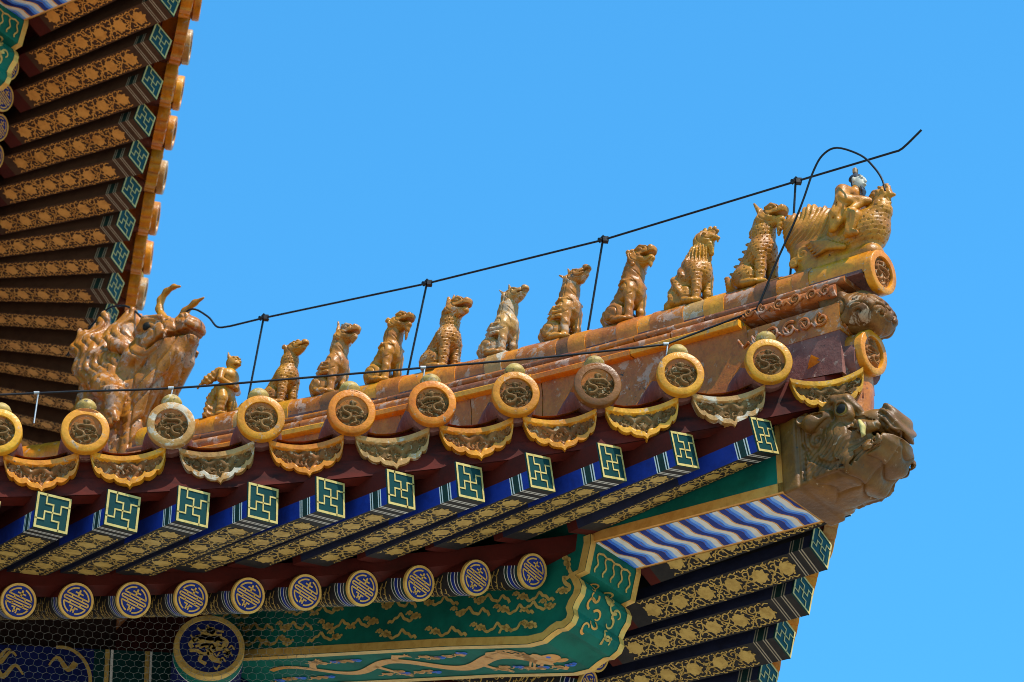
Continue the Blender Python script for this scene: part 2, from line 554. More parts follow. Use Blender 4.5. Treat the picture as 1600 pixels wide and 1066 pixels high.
# ------------------------------------------------------------------ the hall: measured eave curves
PC = Vector((3.216, 13.4, 10.551))               # corner disc of the lower roof
UPPER = Vector((-2.758, 2.34, 4.516))           # shift from the lower to the upper roof corner
OUT = 5.75
def yp(s):
    s = np.asarray(s, float)
    return -.01 + .344 * (1 - np.clip(1 - s / OUT, 0, 1) ** 2)
def yt(s):
    return yp(s) - .10
def zd(s):
    s = np.minimum(s, 5.6); return .017 * s * s - .194 * s - .011
def zf(s):
    s = np.minimum(s, 4.5); return .028 * s * s - .245 * s - .289
PR = np.polyfit([1.275, 1.99, 2.683, 3.388], [-.582, -.67, -.727, -.759], 2)
PI_ = np.polyfit([3.311, 2.737, 1.895, 1.207], [-.65, -.621, -.558, -.46], 2)
def zr_(s): return np.polyval(PR, np.minimum(s, 3.9))
def zin(s): return np.polyval(PI_, np.minimum(s, 3.8))
def g(u): return .3 * u + .03 * u * u
def fan(s): return np.radians(np.interp(s, [.4, .75, 1.33, 2.17, 3, 3.3, 5], [43, 41.5, 39.5, 36, 26, 23, 8]))
def fan_r(s): return np.radians(np.interp(s, [1.2, 2.0, 2.8, 3.4, 5], [37, 31, 23, 17, 4]))
FLY = [.441, .765, 1.055, 1.342, 1.623, 1.898, 2.177, 2.442, 2.719, 2.995] + [3.27 + .278 * i for i in range(12)]
DISC = [.418, .78, 1.115, 1.445, 1.783, 2.102, 2.464, 2.821, 3.156, 3.496] + [3.845 + .345 * i for i in range(9)]
RND = [1.275 + .2345 * i for i in range(20)]

def front(s, u, z, T=Vector((0, 0, 0))):
    return Vector((PC.x - s, PC.y + u, PC.z + z)) + T
def side(s, u, z, T=Vector((0, 0, 0))):
    return Vector((PC.x - u, PC.y + s, PC.z + z)) + T
DV = Vector((-1, 1, 0)).normalized()
NV = Vector((-1, -1, 0)).normalized()            # towards the front-left face of the hip
def hip(t, off, z, T=Vector((0, 0, 0))):
    return PC + DV * t + NV * off + Vector((0, 0, z)) + T

# ------------------------------------------------------------------ ground
mb = MB()
mb.grid([[(-400, -300, 0), (-400, 700, 0)], [(400, -300, 0), (400, 700, 0)]])
gr = bpy.data.objects.new('ground', mb.mesh('ground', ['pave']))
COL.objects.link(gr)
gr['kind'] = 'structure'

hall = thing('palace_hall', 'red and gold palace hall with two tiled eaves of painted rafters', 'building', (PC.x - 6, PC.y + 6, 0))

# ------------------------------------------------------------------ flying rafters
W = .146
def floral(m, x0, x1, y0, y1, z, mi, seed=1):
    r = random.Random(seed)
    to3 = lambda q: np.column_stack([q[:, 0], q[:, 1], np.full(len(q), z)])
    wd = x1 - x0; cx = (x0 + x1) / 2
    y = y0 + .035; k = 0
    def curl(px, py, rad_, a0, turn, w):
        th = np.linspace(0, 1, 12)
        R_ = rad_ * (1 - .75 * th)
        A = a0 + turn * th * 4.6
        m.strip(np.column_stack([px + R_ * np.cos(A), py + R_ * np.sin(A)]), w * (1 - .3 * th), mi=mi, to3=to3)
    while y < y1:
        if k % 2 == 0:
            a = np.linspace(0, 2 * np.pi, 40, endpoint=False)
            rr = .031 + .006 * np.abs(np.cos(a * 4.5 + r.random()))
            m.poly(np.column_stack([cx + (rr + .003) * np.cos(a), y + rr * np.sin(a)])[::-1], mi=mi, to3=to3)
            for t in range(7):                   # petals round the flower
                q = t * .9 + r.random() * .3
                m.strip([(cx + .036 * math.cos(q), y + .033 * math.sin(q)), (cx + .046 * math.cos(q + .22), y + .043 * math.sin(q + .22))], .009, mi=mi, to3=to3)
        for sx in (-1, 1):
            if k % 2 == 1:
                curl(cx + sx * .03, y - .014, .02, r.random() * 6, sx, .0065)
                curl(cx + sx * .036, y + .022, .017, r.random() * 6, -sx, .0065)
                curl(cx + sx * .008, y + .006, .014, r.random() * 6, sx, .006)
                m.strip([(cx - sx * .05, y + .03), (cx - sx * .02, y + .012), (cx + sx * .01, y - .02), (cx + sx * .05, y - .034)], .0055, mi=mi, to3=to3)
            curl(cx + sx * .058, y + .008, .011, r.random() * 6, sx, .0055)
            m.strip([(cx + sx * .052, y - .034), (cx + sx * .06, y - .018), (cx + sx * .05, y - .004)], .006, mi=mi, to3=to3)
            m.strip([(cx + sx * .062, y + .02), (cx + sx * .052, y + .034), (cx + sx * .064, y + .044)], .005, mi=mi, to3=to3)
        y += .066; k += 1

def rafter_mesh(name, L, blue, upper, gold='gold_dull', seed=0, vis=.93):
    m = MB()
    mats = [blue, 'white' if blue == 'blue' else 'dull_white', 'green_band', upper, 'bounce_brown' if upper == 'bounce_brown' else 'black', gold, 'deck', 'bounce_brown' if upper == 'bounce_brown' else 'navy', 'red_side']
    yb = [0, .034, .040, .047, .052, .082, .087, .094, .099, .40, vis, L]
    kind = [0, 1, 2, 1, 2, 1, 2, 1, 0, 7, 8]  # inner navy on the sides paints in the shade between rafters
    h = W / 2
    zs = -.002
    for i in range(11):
        a, b = yb[i], yb[i + 1]
        for sx in (-1, 1):
            q = [(sx * h, a, -h), (sx * h, b, -h), (sx * h, b, zs), (sx * h, a, zs)]
            m.add(q, [(0, 1, 2, 3)], kind[i])
            q = [(sx * h, a, zs), (sx * h, b, zs), (sx * h, b, h), (sx * h, a, h)]
            m.add(q, [(0, 1, 2, 3)], 3)
        kb = {0: 4, 1: 1, 2: 4, 7: 4, 8: 8}[kind[i]]
        m.add([(-h, a, -h), (h, a, -h), (h, b, -h), (-h, b, -h)], [(0, 3, 2, 1)], kb)
    m.add([(-h, 0, h), (h, 0, h), (h, L, h), (-h, L, h)], [(0, 1, 2, 3)], 6)
    m.add([(-h, 0, -h), (h, 0, -h), (h, 0, h), (-h, 0, h)], [(0, 1, 2, 3)], 0)
    floral(m, -h, h, .115 + .01 * seed, vis - .06, -h - .0015, 5, 3 + seed)
    return m.mesh(name, mats)

def fret_mesh():
    m = MB()
    h = W / 2
    m.box((-h - .001, -.005, -h - .001), (h + .001, 0, h + .001), 0)
    to3 = lambda q: np.column_stack([q[:, 0], np.full(len(q), -.0075), q[:, 1]])
    c = lambda pts: [((x - .5) * W, (y - .5) * W) for x, y in pts]
    b = .035
    m.strip(c([(b, b), (1 - b, b), (1 - b, 1 - b), (b, 1 - b)]), .0095, mi=1, to3=to3, closed=True)
    w = .0062
    m.strip(c([(.5, .5), (.5, .72), (.29, .72), (.29, 1)]), w, mi=1, to3=to3)
    m.strip(c([(.5, .5), (.73, .5), (.73, .73), (1, .73)]), w, mi=1, to3=to3)
    m.strip(c([(.5, .5), (.5, .28), (.71, .28), (.71, 0)]), w, mi=1, to3=to3)
    m.strip(c([(.5, .5), (.27, .5), (.27, .27), (0, .27)]), w, mi=1, to3=to3)
    return m.mesh('rafter_end', ['green_end', 'cream_gold'])
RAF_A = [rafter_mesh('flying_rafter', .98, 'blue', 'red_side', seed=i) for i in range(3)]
RAF_B = [rafter_mesh('flying_rafter_shaded', .98, 'navy', 'black', seed=i) for i in range(3)]  # side-eave copy, its deeper shade put into the navy and black
RAF_C = [rafter_mesh('flying_rafter_upper', .98, 'bounce_brown', 'bounce_brown', 'gold_bounce', i, .9) for i in range(3)]
def jit(deg=.8, off=.002):
    a = [rad(random.uniform(-deg, deg)) for _ in range(3)]
    return Matrix.Translation([random.uniform(-off, off) for _ in range(3)]) @ Matrix.Rotation(a[0], 4, 'X') @ Matrix.Rotation(a[1], 4, 'Y') @ Matrix.Rotation(a[2], 4, 'Z')
FRET = fret_mesh()

def rafter_lines(s):
    s = float(s)
    u = float(yp(s))
    z = float(zf(s))
    f = float(fan(s))
    si = s
    for _ in range(12):
        ui = float(yp(si)) + .70
        si = s + (ui - u) * math.tan(f)
    return (s, u, z), (si, ui, float(zin(si)) + W / 2)

def place_fly(s, w3, T, me, sgn):
    E, I = rafter_lines(s)
    e2 = (s + .01, float(yp(s + .01)), float(zf(s + .01)))
    A = w3(*E, T); B = w3(*I, T)
    Y = (B - A).normalized()
    X = (w3(*e2, T) - A).normalized() * sgn
    X = (X - Y * X.dot(Y)).normalized()
    Z = X.cross(Y)
    rl = rad(float(np.interp(s, [.4, 1.3, 2.2, 3.3], [0, 3, 7, 10]))) * -sgn
    M = frame(A, X, Y, Z) @ Matrix.Rotation(rl, 4, 'Y') @ jit(.6, .003)
    o = part('flying_rafter', random.choice(me), hall, M)
    part('rafter_end', FRET, o, M)
Z3 = Vector((0, 0, 0))
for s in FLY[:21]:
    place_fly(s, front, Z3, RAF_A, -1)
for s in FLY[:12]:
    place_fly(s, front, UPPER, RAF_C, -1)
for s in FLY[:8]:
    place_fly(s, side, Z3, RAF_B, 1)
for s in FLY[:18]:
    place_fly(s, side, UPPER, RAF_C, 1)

# ------------------------------------------------------------------ round rafters with longevity medallions
RR_ = .0745
def medallion_mesh():
    m = MB()
    m.lathe([(0, 0), (RR_ * .87, 0), (RR_ * .875, .003), (RR_, .003), (RR_ + .001, 0), (RR_ + .001, -.012)], 40, [0] * 40 + [1] * 160)
    k = RR_ * .8
    to3 = lambda q: np.column_stack([q[:, 0], q[:, 1], np.full(len(q), .0022)])
    def st(pts, w=.0062, closed=False):
        m.strip(np.array(pts) * k, w, mi=1, to3=to3, closed=closed)
    def arc(a0, a1, r=.9, n=12):
        a = np.radians(np.linspace(a0, a1, n)); return [(r * math.cos(t), r * math.sin(t)) for t in a]
    up_ = arc(97, 158) + [(-.62, .3), (.62, .3)][0:1]
    st(arc(100, 160)); st(arc(20, 80))
    st([(-.86, .31), (.86, .31)])
    st([(-.9, .1), (.9, .1)]); st([(-.9, -.1), (.9, -.1)])
    st([(-.9, .1), (-.93, 0), (-.9, -.1)]); st([(.9, .1), (.93, 0), (.9, -.1)])
    st([(-.86, -.3), (.86, -.3)])
    st([(-.4, .1), (-.4, .3)]); st([(.4, .1), (.4, .3)]); st([(-.4, -.1), (-.4, -.3)]); st([(.4, -.1), (.4, -.3)])
    st(arc(200, 255)); st(arc(285, 340))
    st([(0, .3), (0, .8)], .008); st([(-.3, .56), (.32, .56)])
    st([(-.34, -.48), (-.1, -.48), (-.1, -.85)]); st([(.34, -.5), (.1, -.5), (.1, -.85)]); st([(-.1, -.68), (.1, -.68)])
    return m.mesh('rafter_medallion', ['blue', 'gold'], smooth=40)
def round_mesh():
    m = MB()
    L = 1.0; n = 28
    yb = [0, .012, .03, .034, .05, .054, .075, .079, .095, .099] + list(np.linspace(.12, L, 20))
    bandm = {0: 2, 1: 2, 2: 1, 3: 4, 4: 1, 5: 5, 6: 1, 7: 2, 8: 1}
    a = np.arange(n) * 2 * np.pi / n
    P = [[(RR_ * math.cos(t), y, RR_ * math.sin(t)) for t in a] for y in yb]
    mi = []
    for i in range(len(yb) - 1):
        for j in range(n):
            t = a[j] + np.pi / n
            low = math.sin(t) < .05
            mi.append((bandm.get(i, 2 if False else 6) if low else 0))
    m.grid(P, mi, cv=True)
    r = random.Random(5)
    for k in range(60):                          # gold water-weed strokes on the lower half
        y = .13 + k * .0145
        for j in range(4):
            t0 = rad(-172 + 42 * j + r.uniform(-10, 10) + (k % 2) * 20)
            A = np.linspace(0, 1, 6)
            tt = t0 + .38 * np.sin(A * 2.2); yy = y + .03 * A
            f3 = lambda q: np.column_stack([(RR_ + .0012) * np.cos(q[:, 0] / RR_), q[:, 1], (RR_ + .0012) * np.sin(q[:, 0] / RR_)])
            m.strip(np.column_stack([tt * RR_, yy]), .006 * (1 - .5 * A), mi=3, to3=f3)
    return m.mesh('round_rafter', ['red_side', 'white', 'green_band', 'gold_dull', 'navy', 'blue', 'black'], smooth=60)
MED = medallion_mesh(); RND_ME = round_mesh()
def place_round(s, w3, T, sgn):
    f = float(fan_r(s)); u = float(yp(s)) + .76
    A = w3(s, u, float(zr_(s)), T)
    sl = float(np.interp(s, [1.2, 2.2, 3.4], [.40, .46, .52]))
    B = w3(s + math.sin(f), u + math.cos(f), float(zr_(s)) + sl, T)
    Y = (B - A).normalized()
    X = Vector((0, 0, 1)).cross(Y) * -1
    X.normalize()
    Z = X.cross(Y)
    o = part('round_rafter', RND_ME, hall, frame(A, X, Y, Z))
    t = rad(13)
    X2 = X * math.cos(t) - Z * math.sin(t); Z2 = X * math.sin(t) + Z * math.cos(t)
    part('rafter_medallion', MED, o, frame(A - Y * .001, X2, Z2, -Y))
for s in RND[:20]:
    place_round(s, front, Z3, -1)
for s in RND[:10]:
    place_round(s, front, UPPER, -1)
for s in RND[:5]:
    place_round(s, side, Z3, 1)
for s in RND[:17]:
    place_round(s, side, UPPER, 1)

# ------------------------------------------------------------------ boards: eave deck, fascia, closing boards
def boards(w3, T, smax, flip):
    S = np.linspace(.14, smax, 40)
    outr, inn, bk, bk2 = [], [], [], []
    for s in S:
        E, I = rafter_lines(s)
        outr.append(w3(E[0], E[1] - .005, E[2] + W / 2 + .004, T)); inn.append(w3(I[0], I[1], I[2] + W / 2 + .004, T))
        si, ui = I[0], I[1]
        bk.append(w3(si + .5, ui + 1.0, float(zin(si)) + .45, T))
    m = MB(); m.grid([outr, inn, bk], flip=flip)
    part('eave_deck', m.mesh('eave_deck', ['deck']), hall)
    # fascia: two boards below the drip tiles
    def band(u0, za, zb, uth, mat, name, s0=.0, sm=smax):
        SS = np.linspace(s0, sm, 50)
        rows = [[], [], [], []]
        for s in SS:
            u = float(yp(s))
            rows[0].append(w3(s, u + u0 + uth, za(s), T)); rows[1].append(w3(s, u + u0, za(s), T))
            rows[2].append(w3(s, u + u0, zb(s), T)); rows[3].append(w3(s, u + u0 + uth, zb(s), T))
        mm = MB(); mm.grid(rows, cu=True)
        part(name, mm.mesh(name, [mat]), hall)
    top = lambda s: float(zd(s)) - .06
    mid = lambda s: .5 * float(zd(s)) - .05 + .5 * (float(zf(s)) + W / 2)
    low = lambda s: float(zf(s)) + W / 2 + .006
    band(.004, top, mid, .05, 'red', 'fascia_board', .03)
    band(-.006, mid, low, .07, 'red', 'fascia_board', .03)
    # closing board between flying and round rafters
    SS = np.linspace(1.0, smax, 40)
    R_ = [[], [], [], []]
    for s in SS:
        u = float(yp(s)) + .74
        zt = float(zin(s)) + .03; zb = float(zr_(s)) + RR_ - .008
        R_[0].append(w3(s, u + .1, zt, T)); R_[1].append(w3(s, u, zt, T)); R_[2].append(w3(s, u + .008, zb, T)); R_[3].append(w3(s, u + .1, zb, T))
    mm = MB(); mm.grid(R_, cu=True)
    part('closing_board', mm.mesh('closing_board', ['red_side']), hall)
    # deck over the round rafters
    R_ = [[], []]
    for s in SS:
        u = float(yp(s)) + .80; f = float(fan_r(s))
        sl = float(np.interp(s, [1.2, 2.2, 3.4], [.40, .46, .52]))
        R_[0].append(w3(s, u, float(zr_(s)) + RR_ + .004, T)); R_[1].append(w3(s + 2.2 * math.sin(f), u + 2.2 * math.cos(f), float(zr_(s)) + RR_ + .004 + sl * 2.2, T))
    mm = MB(); mm.grid(R_)
    part('rafter_deck', mm.mesh('rafter_deck', ['deck']), hall)
boards(front, Z3, 5.6, False)
boards(side, Z3, 5.6, True)
boards(side, UPPER, 6.5, True)
boards(front, UPPER, 5.6, False)

# ------------------------------------------------------------------ eave tiles
def relief_field(X, Y, lines, seed, base=.0, curls=40, R=1.0):
    """height of a moulded dragon among cloud curls, on normalised coordinates"""
    H = np.zeros_like(X)
    def tube(P, w, h):
        nonlocal H
        P = np.asarray(P, float)
        for i in range(len(P) - 1):
            a, b = P[i], P[i + 1]; ba = b - a
            t = np.clip(((X - a[0]) * ba[0] + (Y - a[1]) * ba[1]) / (ba @ ba + 1e-9), 0, 1)
            d = np.hypot(X - a[0] - ba[0] * t, Y - a[1] - ba[1] * t)
            H = np.maximum(H, h * np.sqrt(np.clip(1 - (d / w) ** 2, 0, 1)))
    for P, w, h in lines:
        P = np.asarray(P, float)
        n = 4 * len(P)                           # smooth the centre line
        tt = np.linspace(0, len(P) - 1, n)
        Q = np.column_stack([np.interp(tt, range(len(P)), P[:, i]) for i in (0, 1)])
        for _ in range(3):
            Q[1:-1] = (Q[:-2] + 2 * Q[1:-1] + Q[2:]) / 4
        tube(Q, w, h)
    r = random.Random(seed)
    for _ in range(curls):
        a = r.uniform(0, 6.28); q = R * math.sqrt(r.random()) * .95
        c = (q * math.cos(a), q * math.sin(a))
        th = np.linspace(0, 1, 7); rr = .13 * (1 - .7 * th); A = r.uniform(0, 6) + r.choice((-1, 1)) * th * 5
        tube(np.column_stack([c[0] + rr * np.cos(A), c[1] + rr * np.sin(A)]), .042, .5)
    return H
DRAGON = [([(-.55, .2), (-.3, .38), (0, .3), (.35, .35), (.62, .2), (.5, -.05), (.15, -.12), (.0, -.3), (.15, -.55), (.45, -.6)], .12, 1.0),
          ([(-.12, .62), (.1, .68), (.02, .5)], .13, 1.1), ([(-.55, .2), (-.7, .05), (-.6, -.1)], .09, .8),
          ([(.0, -.3), (-.25, -.35), (-.42, -.2), (-.7, -.22)], .08, .8), ([(-.25, -.35), (-.35, -.6), (-.1, -.75)], .08, .7),
          ([(.5, -.05), (.7, -.2), (.62, -.42)], .08, .8), ([(-.5, -.05), (-.2, .05), (.1, .08)], .06, .6),
          ([(-.12, .62), (-.35, .6), (-.45, .72)], .05, .6), ([(.1, .68), (.35, .62), (.5, .6)], .05, .6)]
DR = .0965
def disc_mesh(name, mat_rim, mat_rel, seed):
    m = MB()
    nr, na = 22, 72
    rin = .066
    R_ = np.linspace(.0005, rin, nr); A = np.arange(na) * 2 * np.pi / na
    RRg, AA = np.meshgrid(R_, A, indexing='ij')
    X = RRg * np.cos(AA); Y = RRg * np.sin(AA)
    sg = 1 if seed % 2 else -1
    H = relief_field(sg * X / rin, Y / rin, DRAGON, seed) * .016
    m.grid(np.stack([X, Y, H - .011], 2), 1, cv=True, flip=True)
    prof = [(rin, -.011), (rin + .0005, .003), (rin + .002, .0055), (DR - .004, .0055), (DR - .0006, .0025), (DR, -.003), (DR, -.03), (DR - .008, -.036)]
    m.lathe(prof, na, 0)
    return m.mesh(name, [mat_rim, mat_rel], smooth=50)
DISCS = {}
for nm, a, b in (('a', 'glaze', 'relief'), ('y', 'glaze_yellow', 'relief'), ('b', 'glaze_brown', 'relief'), ('p', 'glaze_pale', 'relief'), ('r', 'glaze', 'relief_red')):
    for q in (1, 2):
        DISCS[nm + str(q)] = disc_mesh('tile_disc', a, b, {'a': 1, 'y': 3, 'b': 5, 'p': 7, 'r': 9}[nm] + q)
m = MB()
m.lathe([(0, .078), (.012, .0765), (.024, .071), (.035, .061), (.042, .048), (.043, .035), (.035, .026), (.034, .0), (.034, -.02)], 24, 0)
CAP = m.mesh('nail_cap', ['cap'], smooth=True)

def drip_mesh(name, seed, mats):
    m = MB()
    nx, nz = 84, 30
    hw = .152
    X = np.linspace(-1, 1, nx)
    ax = np.abs(X)
    top = -.112 + .036 * ax ** 2
    bx = [0, .03, .08, .16, .26, .34, .40, .43, .52, .6, .68, .73, .76, .83, .89, .94, .98, 1.0]
    bz = [-.248, -.237, -.23, -.228, -.224, -.217, -.203, -.207, -.208, -.203, -.192, -.177, -.181, -.174, -.158, -.133, -.105, -.082]
    bot = np.interp(ax, bx, bz)
    V = np.linspace(0, 1, nz)
    x = X * hw
    PX = np.tile(x[:, None], (1, nz))
    PZ = top[:, None] * (1 - V) + bot[:, None] * V
    de = np.minimum((PZ - bot[:, None]), (1 - ax)[:, None] * hw * 1.1 + np.maximum(0, top[:, None] - PZ) * .25)
    dt = top[:, None] - PZ
    rim = 1 - sstep(de, .021, .027)
    rimt = 1 - sstep(dt, .02, .026)
    cx = PX / hw; cz = (PZ + .145) / .06
    B = [([(-.6, .2), (-.35, -.2), (0, .15), (.3, -.35), (.6, .2)], .13, 1.0), ([(0, .15), (.05, .5), (.25, .55)], .12, 1.1),
         ([(-.35, -.2), (-.5, -.6)], .08, .8), ([(.3, -.35), (.1, -.7)], .08, .8)]
    rel = relief_field(cx * 1.35, cz * .62, B, seed, curls=110, R=1.5) * .015
    H = np.where(np.maximum(rim, rimt) > 0, np.maximum(rim, rimt) * .006, 0)
    Hh = np.maximum(rim * .006 - .0, rimt * .012) + (1 - np.maximum(rim, rimt)) * (rel - .009)
    mi = []
    Rm = np.maximum(rim, rimt)
    for i in range(nx - 1):
        for j in range(nz - 1):
            mi.append(0 if Rm[i:i + 2, j:j + 2].max() > .3 else 1)
    F = np.stack([PX, -Hh, PZ], 2)
    m.grid(F, mi)
    back = .052
    loop = np.concatenate([F[:, -1], F[::-1, 0]])
    lb = loop.copy(); lb[:, 1] = back
    m.grid([loop, lb], 0, cv=True)
    Bk = F.copy(); Bk[:, :, 1] = back
    m.grid(Bk[:, [0, -1]], 0, flip=True)
    # the pan tile whose front edge carries the drip
    pr = []
    for y in (.02, .24):
        pr.append([(q * hw * .97, y, -.112 + .036 * q * q - .002 + .3 * y + (0 if y < .1 else 0)) for q in np.linspace(-1, 1, 15)])
    m.grid(pr, 0)
    m.grid(np.array(pr) - (0, 0, .016), 2, flip=True)
    return m.mesh(name, mats, smooth=40)
DRIPS = [drip_mesh('drip_tile', 31, ['glaze', 'relief_red', 'roof_glaze']), drip_mesh('drip_tile', 32, ['glaze', 'relief_red', 'roof_glaze']),
         drip_mesh('drip_tile', 33, ['glaze_pale', 'relief', 'roof_glaze']), drip_mesh('drip_tile', 34, ['glaze_yellow', 'relief', 'roof_glaze'])]

def tile_col(s, w3, T, sgn, disc, cap=True, mat='roof_glaze'):
    u0 = float(yt(s)); z0 = float(zd(s))
    uend = min(max(s + .02, u0 + .3), 2.9)
    n = max(3, int((uend - u0) / .12))
    U = np.linspace(u0 + .012, uend, n)
    m = MB()
    path = [w3(s, u, z0 + float(g(u - u0)), T) for u in U]
    m.tube(path, .089, 18, 0)
    for q in np.arange(.34, uend - u0, .34):     # joint collars
        c = [w3(s, u0 + q + d, z0 + float(g(q + d)), T) for d in (0, .03)]
        m.tube(c, .0925, 18, 0, caps=True)
    mo = [Vector(w3(s, u, z0 + float(g(u - u0)) - .035, T)) for u in np.linspace(u0 + .035, min(u0 + .5, uend), 4)]
    m.tube(mo, [.082, .1, .105, .105], 18, 1)
    o = part('cover_tile', m.mesh('cover_tile', [mat, 'mortar'], smooth=50), hall)
    A = w3(s, u0, z0, T); B = w3(s, u0 - 1, z0 - math.tan(rad(7)), T)
    Zv = (B - A).normalized()
    X = (w3(s + .1, u0, z0, T) - A).normalized() * sgn
    Yv = Zv.cross(X)
    part('tile_disc', DISCS[disc], o, frame(A, X, Yv, Zv) @ jit(2.2, .004) @ Matrix.Rotation(rad(random.uniform(-9, 9)), 4, 'Z'))
    if cap:
        C_ = w3(s, u0 + .06, z0 + float(g(.06)) + .076, T)
        part('nail_cap', CAP, o, Matrix.Translation(C_) @ jit(7, .005))

def drip_at(s, w3, T, sgn, me):
    u0 = float(yt(s)); z0 = float(zd(s))
    A = w3(s, u0 + .048, z0, T)
    X = (w3(s + .05, float(yt(s + .05)) + .048, float(zd(s + .05)), T) - w3(s - .05, float(yt(s - .05)) + .048, float(zd(s - .05)), T)).normalized() * sgn
    Yv = Vector((0, 1, 0)) if w3 is front else Vector((-1, 0, 0))
    Yv = (Yv - X * X.dot(Yv)).normalized()
    Zv = X.cross(Yv)
    t = rad(6)
    Y2 = Yv * math.cos(t) + Zv * math.sin(t); Z2 = Zv * math.cos(t) - Yv * math.sin(t)
    part('drip_tile', me, hall, frame(A, X, Y2, Z2) @ jit(1.6, .004))

FD = ['y1', 'y2', 'b1', 'a1', 'a2', 'a1', 'a2', 'p2', 'y1', 'y2', 'a1', 'a2', 'a1', 'y1', 'a2', 'p1', 'a1', 'y2', 'a2']
for k, s in enumerate(DISC[:18]):
    tile_col(s, front, Z3, -1, FD[k])
mids = [.195] + [(DISC[i] + DISC[i + 1]) / 2 for i in range(18)]
FDR = [3, 2, 3, 1, 0, 2, 0, 2, 1, 0, 1, 0, 2]
for k, s in enumerate(mids[:18]):
    drip_at(s, front, Z3, -1, DRIPS[FDR[k % 13]])
UPF = UPPER + Vector((0, -.11, .0))
for k, s in enumerate(DISC[:12]):
    tile_col(s, front, UPF, -1, 'a2' if k % 3 else 'y1')
for k, s in enumerate(mids[:12]):
    drip_at(s, front, UPF, -1, DRIPS[k % 2])
for k, s in enumerate(DISC[:9]):
    tile_col(s, side, Vector((.06 if k else -.05, 0, 0)), 1, 'a1' if k % 2 else 'y2')
for k, s in enumerate(mids[:9]):
    drip_at(s, side, Vector((.06 if k else -.05, 0, 0)), 1, DRIPS[k % 4])
UPT = UPPER + Vector((.11, 0, .0))
for k, s in enumerate(DISC[:19]):
    tile_col(s, side, UPT, 1, 'a1' if k % 3 else 'p1')
for k, s in enumerate(mids[:19]):
    drip_at(s, side, UPT, 1, DRIPS[k % 2])

def roof_sheet(w3, T, smax, flip):
    nodes = [.33] + DISC
    S, PH = [], []
    for i in range(len(nodes) - 1):
        if nodes[i] > smax:
            break
        for q in np.linspace(0, 1, 7)[:-1]:
            S.append(nodes[i] + q * (nodes[i + 1] - nodes[i])); PH.append(math.sin(math.pi * q) ** .8)
    P = []
    for s, ph in zip(S, PH):
        u0 = float(yt(s)) + .07
        ue = max(min(s, 3.2), u0 + .02)
        P.append([w3(s, u, float(zd(s)) + float(g(u - u0 + .07)) - .045 - .06 * ph, T) for u in np.linspace(u0, ue, 12)])
    m = MB(); m.grid(P, flip=flip)
    part('roof_pan_tiles', m.mesh('roof_pan_tiles', ['roof_glaze'], smooth=60), hall)
roof_sheet(front, Z3, 6.5, True)
roof_sheet(side, Z3, 6.5, False)
roof_sheet(side, UPT, 6.5, False)
roof_sheet(front, UPPER + Vector((0, -.11, 0)), 6.5, True)
# ------------------------------------------------------------------ hip beams
def ztop(t): return .475 + .125 * t + .0155 * t * t
def hgrid(m, rows, mi, T=Z3, flip=False, cu=False):
    m.grid([[hip(*p, T) for p in r] for r in rows], mi, flip=flip, cu=cu)
def yb(t): return -.589 + .1308 * (t - .345)
def young_beam(T):
    m = MB()
    hw = .15
    tt = np.linspace(.335, 2.2, 12)
    top = lambda t: -.2 + .1308 * t + .06
    for sg in (1, -1):
        hgrid(m, [[(t, sg * hw, yb(t)) for t in tt], [(t, sg * hw, top(t)) for t in tt]], 0, T)
        # gold edging strips on the side face
        f = lambda a, b, o: hgrid(m, [[(t, sg * (hw + o), a(t)) for t in tt], [(t, sg * (hw + o), b(t)) for t in tt]], 1, T)
        f(lambda t: yb(t) - .002, lambda t: yb(t) + .042, .003)
        hgrid(m, [[(t, sg * hw, yb(t) + .042), ] * 1 + [(t, sg * (hw + .003), yb(t) + .042)] for t in tt], 1, T)
        hgrid(m, [[(.336, sg * (hw + .003), yb(.34)), (.336, sg * (hw + .003), top(.34))], [(.372, sg * (hw + .003), yb(.37)), (.372, sg * (hw + .003), top(.37))]], 1, T)
    hgrid(m, [[(t, -hw, yb(t)) for t in tt], [(t, hw, yb(t)) for t in tt]], 2, T)
    hgrid(m, [[(t, -hw, top(t)) for t in tt], [(t, hw, top(t)) for t in tt]], 0, T)
    hgrid(m, [[(.335, -hw, yb(.335)), (.335, hw, yb(.335))], [(.335, -hw, top(.3)), (.335, hw, top(.3))]], 0, T)
    o = part('young_hip_beam', m.mesh('young_hip_beam', ['green', 'gold_orange', 'gold_orange']), hall)
    # cloud-wave stripes painted under the beam
    m = MB()
    per = .1; b0 = .36
    ws = [('gold', .008), ('white', .027), ('lightblue', .018), ('skyblue', .017), ('blue', .03)]
    mats = [w[0] if w[0] != 'gold' else 'gold_orange' for w in ws]
    N = 14
    bb = np.linspace(-1, 1, N)
    iw = hw - .014
    wig = lambda b, k: .013 * math.sin(b * 3.6 + .5) + .006 * math.sin(b * 7.1 + 1.3)
    lo, hi = .362, 1.30
    e = .36 - .2
    i = 0
    while e < 1.45:
        for j, (c, w) in enumerate(ws):
            rows = []
            for b in bb:
                sh = wig(b, 1) * 1.0 + .022 * b
                a0 = min(max(e + sh, lo), hi); a1 = min(max(e + w + sh + (.004 * math.sin(b * 9 + j) if j in (2, 3) else 0), lo), hi)
                rows.append([(a0, b * iw, yb(a0) - .0025), (a1, b * iw, yb(a1) - .0025)])
            hgrid(m, rows, j, T)
            e += w
        i += 1
    part('painted_soffit', m.mesh('painted_soffit', mats), o)

